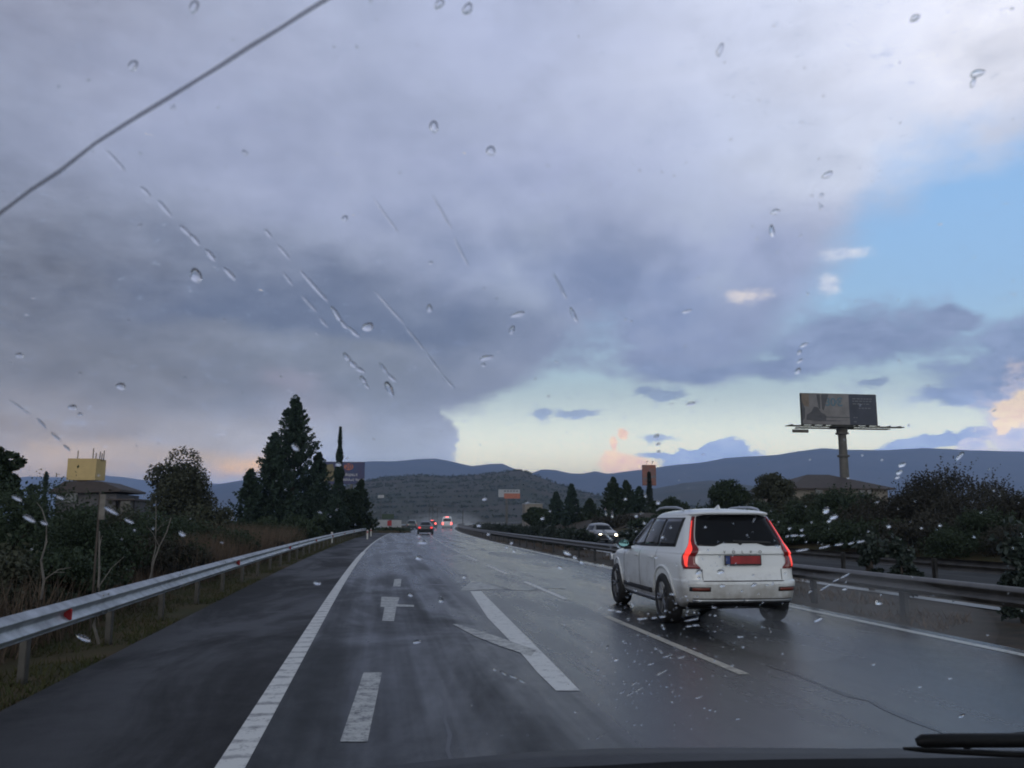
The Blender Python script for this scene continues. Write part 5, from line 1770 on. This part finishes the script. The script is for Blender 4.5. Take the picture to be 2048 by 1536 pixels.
# ------------------------------------------------------------------ the car the photo is taken from
SLOPE = 0.70                                  # windscreen: z - 1.55 = SLOPE * (0.62 - y)
WY = 0.62
GN = Vector((0, SLOPE, 1)).normalized()       # outward normal of the glass
GX = Vector((1, 0, 0))
GT = GN.cross(GX)                              # up the glass


def on_glass(px, py, lift=0.0):
    d = ray(px, py)
    q = Vector((0, WY, EYE.z)) + GN * lift
    return EYE + d * ((q - EYE).dot(GN) / d.dot(GN))


own = empty('car', (0, 0.6, 0), 'dark car from inside which the photo is taken, with windscreen, wiper and dashboard', 'car')
mg, Ng, bgl = new_mat('clear windscreen glass')
mg.node_tree.nodes.remove(bgl)
tr = mg.node_tree.nodes.new('ShaderNodeBsdfTransparent')
tr.inputs[0].default_value = (0.975, 0.985, 0.985, 1)
mg.node_tree.links.new(tr.outputs[0], mg.node_tree.nodes['Material Output'].inputs['Surface'])
loc = Vector(own.location)
m = MB()
P_ = lambda x, y: Vector((x, y, EYE.z + SLOPE * (WY - y))) - loc
m.add([P_(-0.75, 1.02), P_(0.95, 1.02), P_(0.95, 0.12), P_(-0.75, 0.12)], [(0, 1, 2, 3)])
ws = m.build('windscreen', mg, own)
M['crack'] = mat('crack in the glass', (0.12, 0.12, 0.14), 0.6, var=0.2)
M['crack'].node_tree.nodes['Principled BSDF'].inputs['Alpha'].default_value = 0.42
pts = [on_glass(x, y, 0.001) - loc for x, y in [(-60, 470), (0, 426), (30, 404), (60, 381), (120, 342), (190, 287), (260, 242), (320, 206), (380, 169), (440, 132), (500, 93), (560, 57), (600, 31), (650, 0), (740, -56)]]
MB().tube(pts, [0.0009 + 0.0001 * math.sin(i * 2.1) for i in range(len(pts))], 6).build('crack', M['crack'], ws)
M['dash'] = mat('black dashboard', (0.006, 0.006, 0.007), 0.85, var=0.3, spec=0.1)
M['wiper'] = mat('black wiper rubber', (0.006, 0.006, 0.007), 0.6, var=0.3, spec=0.2)


def strip_slab(name, px_top, Y, thick, depth, material):
    """a slab running across the car whose far top edge is the line seen in the photo"""
    rows = []
    top = [at(x, y, Y) for x, y in px_top]
    rows.append([p - loc + Vector((0, 0.012, -thick)) for p in top])
    rows.append([p - loc + Vector((0, 0.006, -0.006)) for p in top])
    rows.append([p - loc for p in top])
    rows.append([p - loc + Vector((0, -0.03, -0.002)) for p in top])
    rows.append([p - loc + Vector((0, -depth, -0.02)) for p in top])
    rows.append([p - loc + Vector((0, -depth, -thick)) for p in top])
    rows.append(rows[0])
    return MB().grid(rows).build(name, material, own, smooth=True, angle=50)


strip_slab('dashboard', [(-300, 1600), (300, 1575), (700, 1552), (1000, 1540), (1200, 1531), (1345, 1523), (1582, 1518), (1800, 1516), (2048, 1515), (2400, 1522)], 0.80, 0.10, 0.42, M['dash'])
strip_slab('bonnet', [(-300, 1640), (300, 1590), (640, 1545), (900, 1518), (1060, 1504), (1200, 1497), (1345, 1495), (1500, 1495), (1700, 1497), (1830, 1496), (2048, 1499), (2300, 1505)], 1.30, 0.12, 0.30,
           mat('dark bonnet edge', (0.022, 0.023, 0.028), 0.5, var=0.4, scale=30, spec=0.3, bump=0.5, bscale=160))
wp0 = on_glass(1836, 1483, 0.014)
pts = [on_glass(x, y, 0.012) - loc for x, y in [(1833, 1484), (1845, 1482), (1900, 1481), (2000, 1481), (2120, 1480), (2300, 1480)]]
MB().tube(pts, [0.0045, 0.0078, 0.0086, 0.0088, 0.0088, 0.0088], 10).build('wiper_blade', M['wiper'], own, smooth=True)
pts = [on_glass(x, y, 0.022) - loc for x, y in [(1930, 1496), (1960, 1480), (2060, 1474), (2200, 1462)]]
MB().tube(pts, [0.003, 0.006, 0.007, 0.008], 8).build('wiper_arm', M['wiper'], own, smooth=True)
pts = [on_glass(x, y, 0.006) - loc for x, y in [(1808, 1497), (1850, 1500), (2000, 1508), (2200, 1512)]]
MB().tube(pts, [0.002, 0.0035, 0.004, 0.004], 8).build('wiper_rubber', M['wiper'], own, smooth=True)

# ------------------------------------------------------------------ raindrops on the windscreen
mw, Nw, bw = new_mat('rain water')
mw.node_tree.nodes.remove(bw)
gb = mw.node_tree.nodes.new('ShaderNodeBsdfGlass')
gb.inputs['IOR'].default_value = 1.33
gb.inputs['Roughness'].default_value = 0.0
mw.node_tree.links.new(gb.outputs[0], mw.node_tree.nodes['Material Output'].inputs['Surface'])


def drop_geom(c, ax, la, lb, rnd, hfac=0.34):
    """a flattened bead of water: centre c, long axis ax on the glass, half lengths la and lb"""
    ay = GN.cross(ax).normalized()
    n, rings = 16, 5
    vs, fs = [], []
    ph = [rnd.uniform(0, 6.28) for _ in range(3)]
    ir = 0.10
    hgt = min(la, lb) * hfac * 2
    for j in range(rings):
        f = 1 - j / rings
        z = hgt * math.sqrt(max(0, 1 - f * f)) if j else 0.0
        for i in range(n):
            a = 2 * math.pi * i / n
            w = 1 + ir * math.sin(2 * a + ph[0]) + ir * 0.6 * math.sin(3 * a + ph[1])
            p = c + ax * (la * f * w * math.cos(a)) + ay * (lb * f * w * math.sin(a)) + GN * z
            vs.append(p)
    vs.append(c + GN * hgt)
    vs.append(c.copy())
    for j in range(rings - 1):
        for i in range(n):
            fs.append((j * n + i, j * n + (i + 1) % n, (j + 1) * n + (i + 1) % n, (j + 1) * n + i))
    k = (rings - 1) * n
    for i in range(n):
        fs.append((k + i, k + (i + 1) % n, len(vs) - 2))
        fs.append(((i + 1) % n, i, len(vs) - 1))
    return vs, fs


def bead(px, py, r, ang=90, el_=1.0):
    c = on_glass(px, py, 0.0006)
    e = on_glass(px + math.cos(R(ang)) * 10, py - math.sin(R(ang)) * 10, 0.0006)
    ax = (e - c).normalized()
    s = (c - EYE).length / FPX
    return c, ax, r * s * el_ * 1.15, r * s


rd = random.Random(8)
DROPS = [  # (px, py, radius px, direction, elongation)
    (868, 254, 11, 100, 1.2), (982, 302, 10, 95, 1.3), (392, 551, 13, 110, 1.4), (490, 306, 6, 90, 1), (690, 437, 7, 90, 1.1), (266, 131, 9, 60, 1.3), (388, 14, 9, 60, 1.5), (935, 18, 11, 70, 1.1),
    (879, 8, 9, 60, 1.3), (242, 773, 10, 20, 1.0), (145, 815, 8, 0, 1.1), (160, 829, 5, 0, 1), (39, 711, 7, 30, 1.1), (862, 526, 5, 90, 1), (859, 617, 6, 95, 2.0), (736, 654, 12, 60, 1.2),
    (1036, 629, 8, 20, 1.9), (1024, 660, 6, 80, 2.2), (973, 716, 8, 15, 1.8), (967, 730, 5, 90, 1.2), (1655, 350, 8, 20, 1.4), (1643, 391, 5, 90, 1), (1643, 415, 5, 90, 1), (1551, 424, 7, 20, 1.4),
    (1544, 462, 6, 95, 2.6), (1955, 147, 9, 20, 1.5), (1946, 166, 6, 70, 1.5), (1830, 36, 8, 20, 1.1), (1374, 623, 5, 15, 2.0), (1382, 808, 6, 10, 1.6), (1313, 873, 6, 60, 1.3), (1316, 889, 5, 30, 1.1),
    (1317, 904, 5, 30, 1.1), (1608, 690, 5, 30, 1.7), (1599, 705, 5, 60, 1.3), (1600, 722, 5, 30, 1.3), (1596, 742, 6, 70, 1.6), (1440, 100, 7, 75, 2.0), (1920, 912, 6, 55, 2.3), (1805, 930, 7, 30, 1.2),
    (1799, 945, 7, 20, 1.1), (1795, 955, 5, 20, 1.0), (1653, 1021, 9, 50, 1.2), (1668, 1034, 8, 30, 1.3), (1659, 1042, 5, 30, 1.0), (1398, 1144, 9, 60, 1.1), (1441, 1144, 9, 60, 1.0), (1398, 1156, 4, 0, 1.2),
    (845, 1085, 8, 0, 1.4), (838, 1072, 6, 60, 1.0), (843, 1080, 4, 60, 1), (635, 1166, 8, 140, 1.2), (821, 1189, 7, 130, 1.4), (882, 1200, 7, 120, 1.9), (834, 1284, 8, 10, 1.2), (929, 1154, 6, 90, 1.0),
    (837, 1116, 8, 120, 1.3), (1637, 1239, 8, 30, 1.3), (1757, 1206, 7, 150, 1.3), (1924, 1432, 6, 30, 1.3), (58, 1037, 7, 150, 2.3), (88, 1046, 5, 150, 1.8), (34, 997, 6, 150, 1.7), (120, 995, 5, 150, 1.8),
    (222, 1021, 6, 150, 3.0), (258, 1042, 5, 150, 2.2), (364, 1068, 7, 140, 1.2), (167, 1277, 8, 150, 2.2), (590, 895, 7, 130, 1.6), (677, 929, 6, 10, 1.3), (1120, 1135, 5, 150, 2.0), (1134, 1106, 7, 150, 1.8),
    (1150, 1115, 5, 150, 1.4), (1163, 1124, 6, 150, 1.6), (1028, 1102, 5, 150, 1.1), (1023, 1086, 5, 90, 1.0), (977, 1068, 5, 90, 1.2), (958, 1051, 6, 120, 1.0), (1013, 1094, 4, 140, 1.2),
    (969, 998, 6, 60, 1.1), (1085, 1037, 5, 90, 1.0), (1251, 998, 4, 90, 1), (1316, 1005, 6, 120, 1.2), (1291, 992, 4, 120, 1), (1273, 1032, 5, 110, 1.0), (1289, 1046, 4, 110, 1.0), (1325, 1074, 5, 100, 1.0),
    (1312, 1115, 4, 90, 1), (1778, 1053, 5, 90, 1), (1880, 1051, 4, 90, 1), (1579, 1057, 4, 90, 1), (1604, 1060, 4, 90, 1), (1900, 1357, 4, 0, 1.1), (1840, 1374, 4, 0, 1), (1747, 1329, 4, 0, 1.2),
    (1476, 1438, 4, 0, 1.2), (1420, 1420, 4, 0, 1), (990, 1340, 4, 0, 1), (1196, 1340, 4, 0, 1), (1232, 1320, 6, 0, 1.0), (1690, 1178, 4, 20, 1.3), (1508, 1170, 6, 20, 1.2), (1445, 1172, 5, 0, 1.3)]
STREAKS = [((212, 300), (252, 345), 5), ((285, 376), (298, 392), 6), ((316, 402), (342, 432), 6), ((362, 452), (380, 472), 6), ((383, 472), (397, 488), 7), ((414, 502), (428, 519), 7), ((449, 536), (470, 560), 6),
           ((530, 460), (542, 474), 5), ((554, 488), (580, 520), 4), ((598, 540), (658, 606), 5), ((664, 616), (681, 641), 7), ((683, 643), (693, 656), 6), ((700, 657), (716, 673), 6), ((750, 584), (810, 650), 3.5),
           ((812, 655), (850, 703), 3.5), ((852, 706), (880, 744), 4), ((883, 748), (908, 777), 4), ((564, 543), (586, 572), 3.5), ((604, 593), (632, 623), 3.5), ((638, 635), (656, 655), 3.5), ((690, 708), (699, 722), 7),
           ((700, 722), (712, 735), 7), ((714, 736), (726, 744), 7), ((723, 754), (731, 766), 6), ((729, 768), (737, 776), 5), ((760, 728), (774, 746), 5), ((775, 748), (790, 762), 6), ((772, 764), (786, 792), 8), ((745, 395), (800, 470), 3),
           ((865, 390), (905, 460), 3), ((905, 470), (940, 540), 3), ((1105, 545), (1135, 600), 3.5), ((1140, 615), (1155, 645), 5), ((75, 838), (92, 856), 4), ((104, 866), (120, 882), 4), ((128, 890), (140, 902), 4),
           ((20, 800), (60, 830), 3), ((1592, 1102), (1618, 1098), 3.2), ((1640, 1096), (1658, 1092), 3.2), ((1672, 1090), (1684, 1088), 3.2), ((1698, 1088), (1706, 1085), 3.2), ((1714, 1084), (1728, 1082), 3.2),
           ((1580, 1071), (1596, 1071), 2.8), ((1600, 1071), (1608, 1071), 2.8), ((1640, 1181), (1663, 1166), 3), ((1667, 1163), (1678, 1157), 3), ((1682, 1156), (1700, 1146), 3), ((1618, 1185), (1624, 1180), 3),
           ((1276, 1238), (1292, 1237), 4), ((1304, 1236), (1313, 1235), 3.5), ((1320, 1234), (1330, 1233), 3.5), ((1216, 1219), (1229, 1221), 3.5), ((1232, 1222), (1242, 1224), 3.5), ((1372, 1242), (1396, 1237), 3),
           ((1374, 1253), (1382, 1252), 3), ((1386, 1251), (1396, 1250), 3), ((1326, 1315), (1342, 1310), 3), ((1356, 1317), (1370, 1312), 3), ((1254, 1392), (1270, 1382), 3), ((1270, 1384), (1288, 1372), 2.5),
           ((1264, 1370), (1276, 1362), 3), ((1240, 1387), (1250, 1380), 3), ((1296, 1330), (1308, 1326), 3), ((1314, 1350), (1334, 1340), 3), ((1190, 1480), (1210, 1466), 2), ((1000, 1342), (1012, 1350), 3),
           ((1020, 1352), (1032, 1356), 3), ((1036, 1358), (1048, 1365), 3), ((1210, 1015), (1212, 1030), 3), ((1223, 1018), (1225, 1036), 3), ((1205, 1060), (1224, 1080), 3), ((1228, 1085), (1242, 1097), 3)]


def region(px, py):
    if py > 1180:
        return 'clear raindrop on the windscreen over the wet road'
    if py > 960:
        return 'bright raindrop on the windscreen over the dark bushes and traffic'
    if px > 1250:
        return 'raindrop on the windscreen over the blue gap in the clouds'
    return 'raindrop on the windscreen against the grey cloud'


def add_drop(c, ax, la, lb, px, py):
    vs, fs = drop_geom(Vector((0, 0, 0)), ax, la, lb, rd)
    me_o = MB().add(vs, fs).build('raindrop', mw, None, smooth=True, angle=80)
    me_o.location = c
    tag(me_o, region(px, py), 'raindrop', region(px, py).replace('raindrop', 'raindrops'))


for px, py, r, ang, e in DROPS:
    c, ax, la, lb = bead(px, py, r * (0.80 if py < 900 else 0.74), ang, e)
    add_drop(c, ax, la, lb, px, py)
for (a, b, w) in STREAKS:
    c0, c1 = on_glass(*a, 0.0006), on_glass(*b, 0.0006)
    c = (c0 + c1) / 2
    s = (c - EYE).length / FPX
    add_drop(c, (c1 - c0).normalized(), (c1 - c0).length / 2 + w * s * 0.5, w * s * 0.72, (a[0] + b[0]) / 2, (a[1] + b[1]) / 2)
# the fine spatter nobody could count
m = MB()
for i in range(725):
    t = rd.random() if i < 420 else (0.95 if i < 700 else 0.85)
    if t < 0.45:
        px, py = rd.gauss(1380, 120), rd.gauss(1230, 70)
    elif t < 0.62:
        px, py = rd.gauss(1300, 70), rd.gauss(1345, 50)
    elif t < 0.72:
        px, py = rd.gauss(1450, 90), rd.gauss(1110, 50)
    elif t < 0.80:
        px, py = rd.uniform(900, 1500), rd.uniform(1380, 1500)
    elif t < 0.9:
        px, py = rd.uniform(1100, 2048), rd.uniform(930, 1300)
    else:
        px, py = rd.uniform(0, 2048), rd.uniform(0, 1100)
    r = rd.choice([0.8, 0.9, 1.1, 1.3, 1.6, 2.2]) * rd.uniform(0.7, 1.15)
    c, ax, la, lb = bead(px, py, r, rd.uniform(0, 180), rd.choice([1, 1, 1.2, 2.2]))
    m.add(*drop_geom(c, ax, la, lb, rd))
tag(m.build('rain_spatter', mw, None, smooth=True, angle=80), 'fine spatter of tiny rain droplets across the windscreen', 'rain spatter', kind='stuff')

# ------------------------------------------------------------------ damp air
mh, Nh, bh = new_mat('damp evening air')
mh.node_tree.nodes.remove(bh)
pv = mh.node_tree.nodes.new('ShaderNodeVolumePrincipled')
pv.inputs['Color'].default_value = (0.52, 0.67, 1.0, 1)
pv.inputs['Density'].default_value = 1.5e-4
pv.inputs['Anisotropy'].default_value = 0.2
mh.node_tree.links.new(pv.outputs[0], mh.node_tree.nodes['Material Output'].inputs['Volume'])
hz_ = MB().box((0, 6600, 336), (25000, 14600, 676)).build('haze', mh)
tag(hz_, 'thin bluish damp air fading the far mountains', 'haze', kind='stuff')

# spray hanging over the wet road
def spray(name, dens, c, label):
    m_, N_, b_ = new_mat(name)
    m_.node_tree.nodes.remove(b_)
    v = m_.node_tree.nodes.new('ShaderNodeVolumePrincipled')
    v.inputs['Color'].default_value = (0.92, 0.95, 1.0, 1)
    v.inputs['Density'].default_value = dens
    m_.node_tree.links.new(v.outputs[0], m_.node_tree.nodes['Material Output'].inputs['Volume'])
    return m_


far_spray = spray('far road spray', 0.0008, None, None)
for i, (xa, xb, ya, yb, zt) in enumerate([(-2.5, 13, 60, 330, 3.0), (-1.5, 11, 85, 300, 2.2), (0.0, 9.5, 110, 260, 1.5), (-2.0, 12, 130, 360, 4.2)]):
    m = MB()
    ring = 14
    rows = []
    for k in range(9):
        Y = ya + (yb - ya) * k / 8
        f = math.sin(math.pi * (0.06 + 0.88 * k / 8)) ** 0.6
        cx_, rx_ = (xa + xb) / 2 + shift(Y), (xb - xa) / 2 * f
        rows.append([(cx_ + rx_ * math.cos(2 * math.pi * j / ring), Y, 0.04 + zt * f * 0.5 * (1 + math.sin(2 * math.pi * j / ring))) for j in range(ring)])
    vs = [p for r_ in rows for p in r_]
    m.add(vs, [(q * ring + j, q * ring + (j + 1) % ring, (q + 1) * ring + (j + 1) % ring, (q + 1) * ring + j) for q in range(8) for j in range(ring)]
          + [tuple(range(ring))[::-1], tuple(range(8 * ring, 9 * ring))])
    bm = bmesh.new()
    o = m.build('road_spray', far_spray)
    bm.from_mesh(o.data)
    bmesh.ops.recalc_face_normals(bm, faces=bm.faces)
    bm.to_mesh(o.data)
    bm.free()
    tag(o, 'low grey spray hanging over the far wet road', 'spray', 'spray over the far road', 'stuff')
tyre_spray = spray('tyre spray', 0.065, None, None)
for cx, cyy, rx, ry, rz in [(6.9, 11.6, 0.9, 2.4, 0.55), (4.6, 9.9, 0.6, 1.6, 0.25)]:
    sp_ = MB().lathe([(math.cos(a), math.sin(a)) for a in np.linspace(-math.pi / 2, math.pi / 2, 13)], 'Z', 24)
    sp_.v = [(cx + x * rx, cyy + y * ry, max(0.02, 0.25 + z * rz)) for x, y, z in sp_.v]
    tag(sp_.build('tyre_spray', tyre_spray, None, smooth=True), 'fine grey spray thrown up behind the wheels of the white car', 'spray', kind='stuff')
